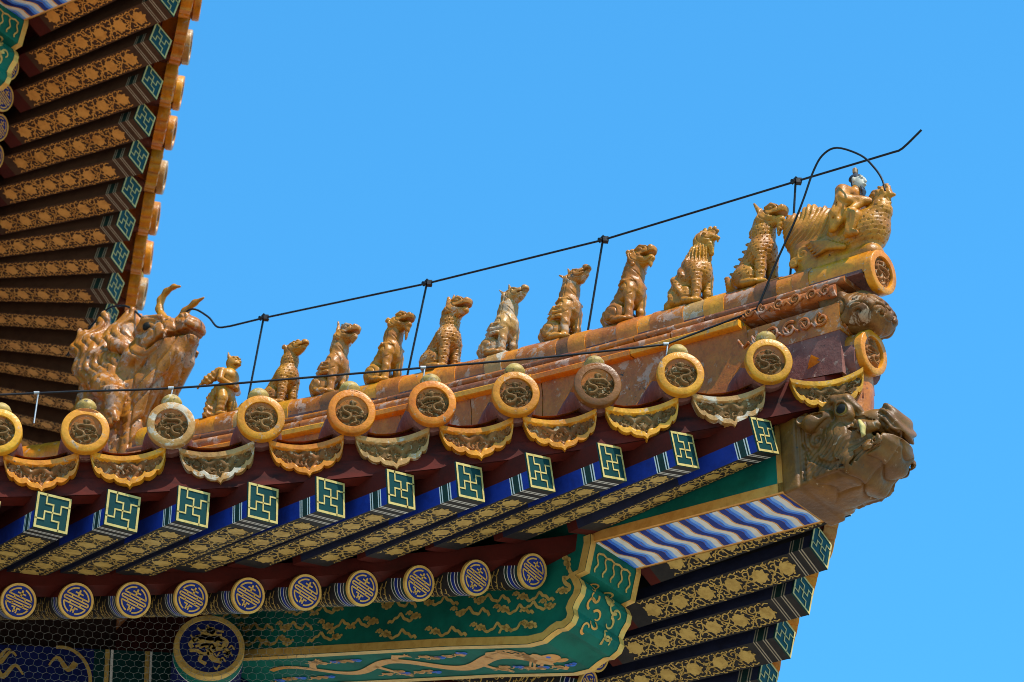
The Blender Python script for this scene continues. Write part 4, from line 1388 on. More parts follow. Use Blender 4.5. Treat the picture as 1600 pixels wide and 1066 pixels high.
def beast_clay(o):
    c = Clay((-.44, -.3, -.03), (.36, .3, 1.16), .0064)
    hx, hz = o.get('head', (.07, .86))           # head centre
    nr = o.get('neck', .1)
    ch = o.get('chest', .125)
    # rump, trunk, chest, neck
    c.ell((-.15, 0, .15), (.15, .135, .15), 0)
    c.cap((-.14, 0, .2), (-.02, 0, .46), .135, .125, .05)
    c.ell((.03, 0, .47), (ch * .95, ch, ch * 1.15), .06)
    c.chain([(.01, 0, .54), (hx * .25 - .01, 0, .5 * (.54 + hz)), (hx - .045, 0, hz - .02)], [nr * 1.15, nr, nr * .92], .05)
    # haunches, hind paws
    c.ell((-.1, .115, .14), (.13, .065, .13), .03, mir=True, pitch=.3)
    c.cap((-.09, .135, .05), (.03, .145, .03), .045, .04, .02, mir=True)
    c.ell((.04, .145, .028), (.055, .042, .033), .015, mir=True)
    # shoulders and forelegs
    c.ell((.02, .1, .42), (.075, .055, .12), .04, mir=True, pitch=-.2)
    c.chain([(.05, .095, .42), (.075, .095, .22), (.085, .1, .05)], [.062, .047, .042], .025, mir=True)
    c.ell((.115, .1, .026), (.062, .05, .032), .015, mir=True)
    for dy in (-.026, 0, .026):
        c.ell((.165, .1 + dy, .022), (.02, .014, .02), .006, mir=True)
    # tail
    tl = o.get('tail', 'curl')
    if tl == 'curl':
        c.chain([(-.28, 0, .1), (-.32, 0, .17), (-.31, 0, .25), (-.27, 0, .27)], [.045, .045, .04, .025], .02)
    elif tl == 'fan':
        c.chain([(-.26, 0, .1), (-.34, 0, .17), (-.4, 0, .27)], [.05, .045, .02], .02, sy=1.2)
        c.chain([(-.26, 0, .08), (-.37, 0, .12)], [.04, .02], .02)
    # head
    k = o.get('kind', 'lion')
    hs = o.get('hs', 1.12)
    up = o.get('up', .25)                         # muzzle lift
    mx, mz = math.cos(up), math.sin(up)
    def hp(f, y, u):                              # head-local point
        f = f if f < .06 else .06 + (f - .06) * (.68 if k == 'horse' else .8)
        return (hx + hs * (f * mx - u * mz), hs * y, hz + hs * (f * mz + u * mx))
    if k in ('lion', 'dragon', 'tuft'):
        c.ell(hp(-.01, 0, 0), (.115 * hs, .095 * hs, .1 * hs), .03, pitch=-up)
        c.cap(hp(.04, 0, .015), hp(.15, 0, .03), .07 * hs, .058 * hs, .02, sy=1.1)
        c.ell(hp(.185, 0, .05), (.035 * hs, .055 * hs, .033 * hs), .015)       # nose
        c.ell(hp(.185, .03, .06), (.022 * hs, .022 * hs, .022 * hs), .01, mir=True)
        c.cap(hp(.03, 0, -.06), hp(.135, 0, -.05), .05 * hs, .04 * hs, .012)   # jaw
        c.cap(hp(.06, 0, -.012), hp(.22, 0, -.008), .017 * hs, .014 * hs, .004, cut=True, sy=6)
        c.cap(hp(.13, 0, -.06), hp(.1, 0, -.2 * o.get('beard', 1)), .036 * hs, .008, .015)
        c.ell(hp(.06, .062, .062), (.026 * hs, .02 * hs, .022 * hs), .004, mir=True)    # eye
        c.chain([hp(.02, .075, .075), hp(.07, .066, .1), hp(.125, .05, .075)], .018 * hs, .008, mir=True)   # brow
        c.ell(hp(-.04, .085, -.03), (.05 * hs, .025 * hs, .05 * hs), .015, mir=True)     # cheek
    elif k == 'horse':
        c.cap(hp(-.06, 0, .01), hp(.07, 0, .0), .085 * hs, .068 * hs, .03)
        c.cap(hp(.05, 0, -.0), hp(.19, 0, .02), .062 * hs, .046 * hs, .02)
        c.ell(hp(.195, 0, .04), (.045 * hs, .045 * hs, .03 * hs), .01)
        c.cap(hp(.04, 0, -.055), hp(.15, 0, -.035), .042 * hs, .03 * hs, .012)
        c.cap(hp(.1, 0, -.012), hp(.24, 0, .0), .01, .01, .003, cut=True, sy=8)
        c.ell(hp(.03, .063, .04), (.022 * hs, .016 * hs, .018 * hs), .004, mir=True)
        c.chain([hp(-.02, .07, .05), hp(.04, .065, .068), hp(.08, .05, .05)], .012, .006, mir=True)
    elif k == 'bird':
        c.ell(hp(-.02, 0, .01), (.11 * hs, .085 * hs, .1 * hs), .03)
        c.cap(hp(.06, 0, .03), hp(.17, 0, .0), .05 * hs, .018 * hs, .02)
        c.cap(hp(.16, 0, .0), hp(.165, 0, -.045), .02 * hs, .01 * hs, .01)
        c.cap(hp(.06, 0, -.06), hp(.09, 0, -.17), .04 * hs, .012, .015)
        c.ell(hp(.03, .07, .045), (.024 * hs, .018 * hs, .018 * hs), .004, mir=True)
        for i, (f, u) in enumerate(((.14, .085), (.1, .13), (.04, .14), (-.02, .14), (-.06, .12))):
            c.cap(hp(f * .8, 0, u * .7), hp(f, 0, u), .03 * hs, .022 * hs, .012, sy=.7)
    # crests, ears, horns
    e = o.get('ear', 'none')
    if e == 'horn':                               # one pointed flame crest
        c.cap(hp(-.03, 0, .06), hp(-.035, 0, .2), .05, .006, .012, sy=.7)
        c.cap(hp(-.08, .05, .06), hp(-.12, .055, .13), .024, .01, .01, mir=True)
    elif e == 'crest':
        c.cap(hp(-.08, 0, .04), hp(-.1, 0, .19), .06, .02, .015, sy=.9)
        c.cap(hp(-.05, 0, .08), hp(-.03, 0, .2), .035, .01, .01)
        c.cap(hp(-.12, 0, .0), hp(-.14, 0, -.12), .06, .05, .03)
    elif e == 'twin':
        c.cap(hp(-.06, .035, .06), hp(-.07, .03, .21), .035, .008, .01, mir=True)
        c.cap(hp(-.1, 0, .02), hp(-.15, 0, -.12), .06, .05, .03)
    elif e == 'round':
        c.ell(hp(-.09, .085, .04), (.035, .02, .035), .01, mir=True)
        c.ell(hp(.05, 0, .1), (.03, .03, .03), .015)
    elif e == 'sweep':
        c.cap(hp(-.06, .04, .07), hp(-.12, .045, .2), .035, .012, .01, mir=True)
        c.cap(hp(-.1, 0, .0), hp(-.16, 0, -.1), .065, .05, .03)
    m = o.get('mane')
    if m == 'curls':
        r = random.Random(2)
        for i in range(9):
            f = i / 8
            bx = hx - .11 - .1 * f; bz = hz + .1 - .42 * f
            c.ell((bx - .012, 0, bz), (.032, .034, .034), .006)
            c.ell((bx + .035, .055, bz), (.03, .025, .03), .006, mir=True)
        for i in range(6):
            a = i / 5
            c.ell(hp(-.06 + .02 * a, .09, .08 - .17 * a), (.028, .022, .028), .006, mir=True)
            c.ell(hp(-.06 + .14 * a, .03, .115 - .01 * a), (.028, .028, .022), .006, mir=True)
    elif m == 'hair':
        c.chain([hp(-.1, 0, .06), (hx - .15, 0, hz - .16), (-.12, 0, .52), (-.17, 0, .42)], [.045, .05, .045, .01], .02, sy=.9)
    elif m == 'spines':
        for i in range(8):
            f = i / 7
            bx = hx - .13 - .26 * f + .02 * math.sin(3 * f); bz = hz - .03 - .55 * f
            c.cap((bx + .05, 0, bz), (bx - .035, 0, bz + .035), .038, .008, .01, sy=.5)
    if o.get('wings'):                            # flame-shaped wing sweeping back from the shoulder
        for dz in (0, .06, .12):
            c.chain([(.03, .14, .42 - dz), (-.06, .15, .42 - dz), (-.13, .13, .37 - dz), (-.17, .12, .38 - dz)], [.03, .026, .02, .008], .008, mir=True)
    if o.get('collar'):
        c.chain([(.13, 0, .53), (.09, .1, .54), (.0, .14, .53), (-.06, .12, .5)], .022, .006, mir=True)
    if o.get('cape'):
        c.chain([(-.06, .0, .6), (-.17, 0, .35), (-.33, 0, .12)], [.1, .12, .05], .05, sy=1.1)
        c.chain([(-.05, .1, .55), (-.13, .12, .3), (-.2, .12, .05), (-.33, .08, -.0)], [.05, .055, .06, .02], .03, mir=True)
    return c, hp

def beast_detail(o, H):
    hx, hz = o.get('head', (.07, .86))
    sc = o.get('scaly', 0); kind = o.get('mane')
    def fn(V, N):
        v = V / H
        x, y, z = v.T
        ax = np.interp(z, [0, .25, .5, .8], [-.1, -.06, 0, .02])
        th = np.arctan2(y, x - ax)
        d = np.zeros(len(v))
        body = 1 - sstep(z, hz - .13, hz - .06)
        if sc:
            s = scales(-z + .35 * (x - ax), th * .13, .05, .052)
            d += .02 * (s - .5) * body * sstep(z, .06, .12) * sc
        back = sstep(-(x - ax), -.05, .03) * sstep(z, .42, .5) * (1 - sstep(z, hz + .04, hz + .12))
        if kind == 'hair' or o.get('groove'):
            d += .026 * groove(th * 9 + z * 7) * back
        if not sc:
            d += .014 * groove(np.hypot(x + .12, z - .13) * 34) * sstep(np.abs(N[:, 1]), .4, .7) * (1 - sstep(z, .26, .32)) * (1 - sstep(x, -.02, .03))
            d += .013 * groove(np.hypot(x - .01, z - .45) * 30 + th) * sstep(np.abs(N[:, 1]), .3, .6) * sstep(z, .32, .36) * (1 - sstep(z, .56, .6))
            d += .010 * groove(z * 26 + th * 2) * sstep(x - ax, .03, .08) * sstep(z, .55, .6) * body
        if o.get('cape'):
            d += .012 * np.sin((x * .7 + z * .5) * 60) * sstep(-x, .0, .08) * (1 - sstep(z, .45, .6))
            d += .012 * np.sin(th * 18 + z * 20) * sstep(z, .52, .6) * body
        # general modelling: creases round legs and ribs
        d += .0035 * np.sin(x * 40 + z * 22) * np.sin(z * 37 - np.abs(y) * 20) * (1 - .8 * sc)
        head = sstep(z, hz - .1, hz - .02)
        d += .014 * groove(np.hypot(x - hx - .07, z - hz - .06) * 46) * head * sstep(np.abs(N[:, 1]), .3, .7)
        d += .012 * groove(np.abs(y) * 60 + .4, 4) * (1 - sstep(z, .03, .06)) * sstep(x, .12, .15)
        return d * H
    return fn

BEASTS = [
    (.511, .405, dict(kind='dragon', ear='sweep', mane='spines', scaly=1, tail='fan', head=(.06, .86), neck=.1, up=.12, beard=1.1), 'fig_gold',
     'scaly ridge dragon with spiny back and fish tail, beside the phoenix rider'),
    (.843, .385, dict(kind='bird', scaly=.5, tail='none', cape=1, head=(.06, .86), neck=.095, up=.0), 'fig_gold',
     'crested ridge phoenix with a pleated cloak of tail feathers spreading to the tile'),
    (1.199, .385, dict(kind='lion', mane='curls', collar=1, head=(.07, .86), neck=.105, up=.3, beard=.8, ear='none'), 'fig_amber',
     'smooth amber ridge lion with a knobbly curled mane and collar'),
    (1.546, .375, dict(kind='horse', ear='horn', mane='hair', wings=1, collar=1, head=(.06, .86), neck=.092, up=.5), 'fig_worn',
     'worn brown ridge horse with pointed crest, muzzle lifted, next to the lion'),
    (1.895, .365, dict(kind='horse', ear='horn', mane='hair', wings=1, head=(.06, .86), neck=.1, up=.3), 'fig_pale',
     'palest ridge horse, white chest and ochre wing, tail tip raised'),
    (2.23, .375, dict(kind='tuft', ear='crest', scaly=1.3, tail='none', head=(.06, .86), neck=.088, up=.15, beard=.5), 'fig_worn',
     'ridge beast covered in large scales, tall tuft on its head and a curved nape'),
    (2.565, .365, dict(kind='lion', ear='round', collar=1, groove=1, tail='none', head=(.07, .87), neck=.1, up=.15, beard=1.2), 'fig_amber',
     'glossy plain amber ridge beast with flat head and long goatee'),
    (2.889, .37, dict(kind='tuft', ear='twin', wings=1, tail='none', head=(.06, .86), neck=.095, up=.2, beard=.7), 'fig_worn',
     'mottled ridge beast with two pointed tufts on its head'),
    (3.192, .355, dict(kind='horse', ear='round', scaly=.9, tail='none', head=(.06, .86), neck=.09, up=.3, hs=1.08), 'fig_gold',
     'small-eared scaly ridge beast with raised snout, nearest the winged monkey'),
]
for i, (t, H, o, mat, lab) in enumerate(BEASTS):
    c, hp = beast_clay(o)
    V, Q = c.net(1)
    V = V * H
    N = vnormals(V, Q)
    V = (V + N * beast_detail(o, H)(V, N)[:, None]) * (1.07, 1.13, 1.0)
    me = bpy.data.meshes.new('ridge_beast')
    me.from_pydata(V.tolist(), [], Q.tolist())
    me.materials.append(MT[mat])
    me.polygons.foreach_set('use_smooth', [True] * len(me.polygons))
    ob = bpy.data.objects.new('ridge_beast', me)
    COL.objects.link(ob)
    ob.matrix_world = fig_frame(t)
    ob['label'] = lab; ob['category'] = 'roof statue'; ob['group'] = 'row of glazed beasts sitting on the ridge'

# winged monkey man
H = .335
c = Clay((-.36, -.36, -.03), (.42, .36, 1.1), .0085)
c.chain([(-.02, .09, .46), (.05, .12, .28), (.02, .12, .04)], [.085, .07, .05], .02, mir=True)
c.ell((.07, .12, .03), (.075, .05, .035), .015, mir=True)
c.ell((.04, .12, .25), (.075, .07, .05), .01, mir=True)
c.cap((-.02, 0, .42), (.0, 0, .52), .115, .1, .04)
c.cap((.0, 0, .52), (.02, 0, .68), .1, .13, .04, sy=1.15)
c.ell((.08, .06, .67), (.05, .06, .05), .02, mir=True)
c.ell((.0, .15, .7), (.06, .06, .06), .03, mir=True)
c.chain([(.0, .17, .69), (.03, .22, .54), (.12, .08, .5)], [.052, .045, .04], .02, mir=True)
c.ell((.13, .05, .5), (.045, .06, .04), .015, mir=True)
c.cap((.02, 0, .76), (.03, 0, .82), .06, .06, .02)
c.ell((.045, 0, .9), (.1, .095, .105), .02)
c.cap((.1, 0, .87), (.135, 0, .865), .055, .045, .015, sy=1.2)
c.ell((.165, 0, .9), (.025, .03, .02), .01)
c.ell((.12, .045, .93), (.022, .022, .018), .004, mir=True)
c.chain([(.1, .07, .955), (.135, .035, .965), (.14, 0, .95)], .014, .006, mir=True)
c.cap((.1, 0, .84), (.2, 0, .845), .012, .01, .003, cut=True, sy=5)
c.cap((.02, .08, .96), (.01, .095, 1.03), .025, .01, .01, mir=True)
c.cap((-.03, 0, .97), (-.02, 0, 1.03), .03, .012, .01)
for sg in (1, -1):                                # wings folded back from the shoulders
    c.chain([(-.06, .15 * sg, .72), (-.2, .22 * sg, .58), (-.31, .25 * sg, .44)], [.055, .05, .015], .01)
    c.chain([(-.06, .14 * sg, .66), (-.18, .2 * sg, .53)], [.05, .04], .01)
c.chain([(-.1, 0, .02), (-.14, 0, .3), (-.1, 0, .45)], [.14, .12, .08], .03, sy=1.2)
c.chain([(.1, .05, .0), (.24, .02, .1), (.32, .0, .2)], [.06, .05, .02], .02)
c.chain([(-.16, -.16, .0), (-.14, -.14, .3), (-.1, -.1, .46)], [.06, .06, .05], .02)
V, Q = c.net(1); V *= H
N = vnormals(V, Q)
v = V / H
V = V + N * (H * (.006 * np.sin(v[:, 2] * 70) * sstep(-v[:, 2], -.25, -.1) + .006 * np.sin((v[:, 0] + v[:, 2]) * 70) * sstep(-v[:, 0], .05, .12)))[:, None]
me = bpy.data.meshes.new('monkey_statue'); me.from_pydata(V.tolist(), [], Q.tolist()); me.materials.append(MT['fig_gold'])
me.polygons.foreach_set('use_smooth', [True] * len(me.polygons))
ob = bpy.data.objects.new('winged_monkey_statue', me); COL.objects.link(ob)
ob.matrix_world = fig_frame(3.551, .01, .6) @ Matrix.Rotation(rad(8), 4, 'Z')
ob['label'] = 'upright winged monkey statue, last of the ridge row before the horned dragon'
ob['category'] = 'roof statue'; ob['group'] = 'row of glazed beasts sitting on the ridge'

# ------------------------------------------------------------------ rider on a phoenix
FR = fig_frame(.06, .0, .75)
pr = thing('phoenix_rider_statue', 'robed rider with pale face seated on a phoenix at the ridge tip', 'roof statue', FR.to_translation(), 'row of glazed beasts sitting on the ridge')
c = Clay((-.34, -.16, -.02), (.28, .16, .36), .0036)
c.chain([(-.16, 0, .0), (.12, 0, .0)], .05, .01, sy=1.2)
c.ell((.09, 0, .12), (.1, .085, .1), .02, pitch=.35)
c.cap((-.12, 0, .08), (.06, 0, .1), .07, .08, .03)
c.chain([(.13, 0, .15), (.162, 0, .2), (.158, 0, .26)], [.065, .04, .03], .025)
c.ell((.165, 0, .275), (.042, .032, .033), .012)
c.cap((.19, 0, .275), (.225, 0, .26), .022, .007, .008)
c.cap((.19, 0, .25), (.205, 0, .225), .015, .005, .006)
c.ell((.178, .029, .284), (.009, .007, .007), .002, mir=True)
for f, u in ((.2, .308), (.19, .322), (.17, .322), (.15, .318), (.128, .312), (.115, .298)):
    c.cap((f - .004, 0, u - .022), (f, 0, u), .014, .009, .004, sy=.8)
c.chain([(.13, .0, .285), (.115, .0, .25), (.12, 0, .2)], [.022, .022, .03], .01)
# tail: raised fan with scroll base, wings along the flank
c.chain([(-.16, 0, .02), (-.2, 0, .1), (-.24, 0, .2), (-.275, 0, .27), (-.3, 0, .3)], [.085, .075, .07, .055, .03], .03, sy=.7)
c.chain([(-.15, 0, .1), (-.17, 0, .2), (-.2, 0, .3), (-.21, 0, .34)], [.07, .08, .05, .012], .02, sy=.6)
c.chain([(-.12, 0, .12), (-.11, 0, .22), (-.13, 0, .29)], [.07, .07, .03], .02, sy=.6)
c.chain([(-.08, 0, .12), (-.06, 0, .2), (-.08, 0, .27)], [.06, .05, .02], .02, sy=.7)
for sg in (1, -1):
    for cx, cz, r in ((-.19, .075, .034), (-.235, .045, .022)):
        th = np.linspace(0, 1, 16); A = .5 + th * 8.5; R_ = r * (1 - .8 * th)
        c.chain([(cx + a * math.cos(b), sg * .055, cz + a * math.sin(b)) for a, b in zip(R_, A)], .0085, .004)
    for k in range(5):
        c.chain([(.03 - .02 * k, sg * .078, .03 + .012 * k), (-.05 - .02 * k, sg * .08, .05 + .012 * k), (-.12 - .01 * k, sg * .075, .035 + .016 * k)], [.012, .011, .006], .004)
def phx(V, N):
    x, y, z = V.T
    th = np.arctan2(y, x - .02)
    s = scales(-z + .2 * x, th * .085, .019, .018)
    d = .0055 * (s - .5) * sstep(x, -.03, .02) * (1 - sstep(z, .25, .27)) * sstep(z, .03, .05)
    r = np.hypot(x + .03, z - .13)
    d += .0038 * np.sin(np.hypot(x + .32, z - .3) * 260) * sstep(-x, .05, .08) * sstep(z, .13, .16)
    d += .003 * np.sin(np.hypot(x - .12, z - .26) * 300) * sstep(z, .26, .28) * sstep(x, .08, .1)
    return d
part('phoenix', sculpt_mesh('phoenix', c, ['fig_gold'], phx), pr, FR)
c = Clay((-.14, -.17, .05), (.17, .17, .42), .0028)
c.cap((.005, 0, .3), (-.022, 0, .13), .05, .066, .02, sy=1.3)
c.ell((.012, .05, .312), (.04, .036, .03), .025, mir=True)
c.cap((.025, 0, .315), (.034, 0, .345), .036, .026, .015, sy=1.05)
c.cap((.034, 0, .34), (.038, 0, .37), .02, .02, .006)
c.ell((.045, 0, .15), (.07, .09, .045), .02)
c.chain([(.015, .078, .308), (.03, .095, .25)], [.03, .032], .015, mir=True)
c.chain([(.03, .092, .25), (.11, .03, .25)], [.03, .02], .01, mir=True)
c.ell((.122, 0, .248), (.024, .032, .02), .01)
c.chain([(.03, .09, .25), (.005, .104, .18), (-.012, .104, .115)], [.03, .03, .016], .012, mir=True)
c.chain([(.1, .045, .245), (.055, .098, .175), (.005, .108, .12)], [.017, .019, .014], .012, mir=True)
c.chain([(.055, .115, .2), (.035, .125, .155)], [.014, .012], .003, cut=True, mir=True)
c.chain([(.085, .08, .155), (.066, .09, .088)], [.034, .024], .012, mir=True)
c.chain([(.058, .092, .078), (.102, .095, .066)], [.02, .013], .005, mir=True)
c.cap((.064, .0, .345), (.072, 0, .27), .01, .008, .004, cut=True)
for k in range(5):
    c.chain([(.035 - .016 * k, .09 + .006 * (k < 3), .29 - .006 * k), (.02 - .016 * k, .125 - .008 * k, .22), (.005 - .018 * k, .125 - .01 * k, .15)], .003, .002, cut=True, mir=True)
def robe(V, N):
    x, y, z = V.T
    lo = 1 - sstep(z, .3, .33)
    d = .0012 * np.sin((x * .9 + z * .28 + np.abs(y) * .5) * 230 + 2 * np.sin(z * 25)) * lo * (1 - sstep(x, .09, .105))
    return d
rd_ = part('rider', sculpt_mesh('rider', c, ['fig_amber'], robe), pr, FR)
c = Clay((-.03, -.06, .33), (.1, .06, .5), .0024)
c.ell((.038, 0, .388), (.031, .026, .038), 0)
c.ell((.052, 0, .37), (.022, .02, .024), .01)
c.cap((.07, 0, .395), (.077, 0, .38), .006, .007, .004)
c.cap((.071, 0, .366), (.075, 0, .366), .006, .005, .002, sy=2)
c.ell((.066, .012, .396), (.006, .007, .004), .002, mir=True)
c.chain([(.066, .005, .405), (.062, .02, .404)], .0035, .002, mir=True)
c.ell((.035, .03, .388), (.008, .006, .014), .002, mir=True)
def hm(C):
    x, y, z = C.T
    return np.where((z > .405 + (x - .06) * .3) | (x < .025), 1, 0)
FRH = FR @ Matrix.Translation((.002, 0, -.004))
hd = part('rider_head', sculpt_mesh('rider_head', c, ['face', 'hair'], None, hm), rd_, FRH)
c = Clay((-.02, -.04, .4), (.09, .04, .49), .0026)
c.ell((.028, 0, .402), (.032, .029, .027), 0)
c.cap((.026, 0, .42), (.024, 0, .434), .012, .01, .006)
part('topknot', sculpt_mesh('topknot', c, ['hair'], None), rd_, FRH)
c = Clay((-.01, -.03, .42), (.06, .03, .48), .0024)
c.box((.024, 0, .448), (.009, .011, .013), .003, .002)
part('cap_ornament', sculpt_mesh('cap_ornament', c, ['fig_worn']), rd_, FRH)
c = Clay((.03, -.03, .27), (.1, .03, .37), .0024)
for k in (-2, -1, 0, 1, 2):
    c.chain([(.062, .005 * k, .356), (.07, .006 * k, .335), (.07, .004 * k, .3 + .006 * abs(k))], [.0045, .004, .0015], .001)
part('beard', sculpt_mesh('beard', c, ['hair'], None), rd_, FRH)

# ------------------------------------------------------------------ dragon head socketed on the beam end
ex = XF; ez = Vector((0, 0, 1)); ey = ez.cross(ex)
FH = frame(hip(.335, 0, -.43), ex, ey, ez)
hd_ = thing('dragon_head_finial', 'brown glazed dragon head with bulging eye capping the corner beam end', 'roof ornament', FH.to_translation())
c = Clay((-.04, -.25, -.25), (.66, .25, .26), .0042)
c.box((.035, 0, -.005), (.04, .172, .178), .012, 0)
c.box((.085, 0, -.0), (.04, .16, .17), .012, .0)
c.box((.2, 0, -.01), (.16, .145, .16), .04, .02)
c.box((.36, 0, .0), (.12, .125, .12), .05, .05, pitch=.18)
# jaw slab rising to the chin
c.chain([(.12, 0, -.13), (.32, 0, -.115), (.45, 0, -.06), (.53, 0, .015)], [.055, .055, .05, .045], .03, sy=2.6)
# snout, nose curl and upper lip
c.chain([(.36, 0, .1), (.47, 0, .12), (.535, 0, .135)], [.07, .06, .05], .03, sy=1.7)
c.ell((.56, 0, .105), (.05, .1, .06), .03)
c.ell((.535, .055, .155), (.04, .035, .032), .015, mir=True)
c.ell((.56, 0, .05), (.04, .085, .04), .02)
# mouth line
c.chain([(.27, .0, .0), (.38, .0, .045), (.5, 0, .05), (.62, 0, .04)], [.008, .013, .013, .012], .004, cut=True, sy=30)
# brow ridge, eye socket, ear, cheek
c.chain([(.17, .13, .13), (.27, .15, .165), (.36, .145, .17), (.4, .12, .145)], [.02, .028, .026, .02], .015, mir=True)
c.ell((.325, .148, .115), (.062, .035, .05), .012, mir=True)
c.ell((.325, .178, .115), (.043, .02, .03), .004, cut=True, mir=True)
c.chain([(.27, .152, .105), (.3, .165, .145), (.345, .165, .148), (.375, .15, .12)], .011, .004, mir=True)
c.chain([(.275, .15, .1), (.32, .158, .078), (.37, .148, .1)], .009, .004, mir=True)
c.chain([(.22, .15, .1), (.16, .175, .085), (.11, .18, .11)], [.03, .04, .022], .012, mir=True)
c.cap((.2, .185, .1), (.12, .2, .11), .016, .02, .004, cut=True, mir=True)
c.ell((.27, .135, .0), (.09, .04, .07), .03, mir=True)
c.chain([(.36, .12, .02), (.42, .13, .055), (.5, .11, .075)], [.03, .028, .02], .015, mir=True)
# swirling whisker curls
for sg in (1, -1):
    for cx, cz, r, tw in ((.165, .015, .036, 1), (.2, -.06, .034, 1), (.27, -.085, .03, 1), (.075, .045, .034, -1), (.5, -.01, .03, -1)):
        th = np.linspace(0, 1, 18); A = 1 + tw * th * 9; R_ = r * (1 - .8 * th)
        yy = .148 if cx < .3 else .125
        c.chain([(cx + a * math.cos(b), sg * yy, cz + a * math.sin(b)) for a, b in zip(R_, A)], [.011 * (1 - .4 * q) for q in th], .004)
    for k in range(5):
        o_ = .022 * k
        c.chain([(.09 + .2 * o_, sg * .15, -.03 - o_), (.15, sg * .152, -.1 - o_ * .6), (.26, sg * .15, -.125 - o_ * .3), (.36, sg * .138, -.09 - o_ * .5), (.43, sg * .12, -.03 - o_ * .6)], [.008, .009, .009, .008, .004], .004)
for sg in (1, -1):
    y_ = sg * .152
    for k in range(4):                           # cut strands of the beard along the jaw
        c.chain([(.1 + .012 * k, y_, .02 - .03 * k), (.13 + .02 * k, y_, -.07 - .014 * k), (.22, y_, -.118 - .008 * k), (.34, y_ * .93, -.1 - .012 * k), (.46, y_ * .84, -.035 - .016 * k), (.52, y_ * .75, .02 - .02 * k)], .0085, .004, cut=True)
    c.chain([(.1, y_ * 1.05, .14), (.1, y_ * 1.05, -.15)], .008, .004, cut=True)
    c.chain([(.29, y_ * .97, .01), (.36, y_ * .93, .03), (.42, y_ * .9, .035)], .011, .004, cut=True)
    for k in range(3):                           # wrinkles round the nostril
        th = np.linspace(-.6, 2.4, 9); R_ = .045 + .02 * k
        c.chain([(.555 + R_ * math.cos(a), sg * (.1 - .004 * k), .085 + R_ * .8 * math.sin(a)) for a in th], .0055, .003, cut=True)
    c.chain([(.36, sg * .13, .09), (.42, sg * .12, .105), (.48, sg * .1, .1)], .008, .004, cut=True)
def hdet(V, N):
    x, y, z = V.T
    d = .002 * np.sin((x * .9 - z * 1.2) * 210) * sstep(np.abs(N[:, 1]), .5, .9) * (1 - sstep(z, -.03, .02)) * sstep(x, .08, .1)
    d += .006 * np.sin(np.hypot(x - .47, z - .02) * 190) * sstep(x, .5, .53) * sstep(z, .05, .07)
    d += .012 * groove(x * 22 + np.sin(y * 26) * .8, 5) * sstep(-N[:, 2], .3, .7) * sstep(x, .1, .2)
    d += .01 * groove(y * 21 + .5, 6) * sstep(-N[:, 2], .3, .7) * sstep(x, .14, .2)
    d += .006 * groove(np.hypot(x - .3, z - .02) * 75, 5) * sstep(np.abs(N[:, 1]), .5, .9) * sstep(z, -.02, .03) * sstep(x, .18, .22) * (1 - sstep(z, .07, .09))
    return d
def head_warp(P):
    P = np.asarray(P, float).copy()
    x, z = P[:, 0].copy(), P[:, 2].copy()
    P[:, 0] = np.where(x < .24, x, .24 + (x - .24) * .7)
    P[:, 2] = z - .062 * sstep(x, .28, .52) * sstep(z, -.16, .02) - .01 * sstep(x, .2, .3)
    return P
def warp_mesh(me):
    n = len(me.vertices)
    co = np.empty(n * 3); me.vertices.foreach_get('co', co)
    me.vertices.foreach_set('co', head_warp(co.reshape(-1, 3)).ravel()); me.update()
    return me
part('carved_head', warp_mesh(sculpt_mesh('carved_head', c, ['head_glaze'], hdet)), hd_, FH)
for sg in (1, -1):
    m = MB(); m.lathe([(.001, .015), (.018, .0125), (.03, .005), (.036, -.004), (.036, -.012)], 24, 0)
    m.lathe([(.001, .0175), (.015, .016), (.0225, .0105)], 24, 1)
    Zv = (YF * (sg if YF.dot(NV) < 0 else sg)).normalized()
    e_ = part('eyeball', m.mesh('eyeball', ['eye_white', 'eye_black'], smooth=True), hd_,
              FH @ frame((.299, sg * .162, .1), (1, 0, 0), (0, 0, -sg) if False else (0, 0, 1), (0, -1 if sg < 0 else 1, 0)) if sg < 0 else FH @ frame((.299, .162, .1), (1, 0, 0), (0, 0, -1), (0, 1, 0)))
    c = Clay((.38, -.2, -.06), (.5, .2, .12), .004)
    c.chain([(.425, sg * .145, .07), (.445, sg * .155, .05), (.445, sg * .155, .015), (.43, sg * .15, -.005)], [.014, .016, .012, .003], .004)
    part('fang', warp_mesh(sculpt_mesh('fang', c, ['tusk'])), hd_, FH)

# ------------------------------------------------------------------ big horned dragon at the upper end of the figures
FD_ = frame(hip(4.1, 0, 1.18), XF, YF, (0, 0, 1))
bd = thing('horned_dragon_statue', 'large weathered dragon with curled horns and wavy mane rearing at ridge end', 'roof statue', FD_.to_translation())
c = Clay((-.48, -.26, -.2), (.5, .26, .95), .0068)
c.chain([(-.2, 0, -.15), (-.22, 0, .15), (-.2, 0, .4)], [.16, .16, .14], .05, sy=.85)
c.chain([(-.06, 0, -.15), (-.07, 0, .15), (-.04, 0, .36)], [.11, .11, .13], .05, sy=1.0)
c.chain([(-.05, 0, .14), (.07, 0, .29), (.2, 0, .38), (.28, 0, .43)], [.1, .085, .07, .05], .05, sy=1.1)
for sg in (1, -1):                                # belly bands down the throat
    c.chain([(.27, sg * .045, .39), (.13, sg * .055, .25), (.04, sg * .06, .1), (.02, sg * .06, -.1)], [.04, .05, .05, .05], .02)
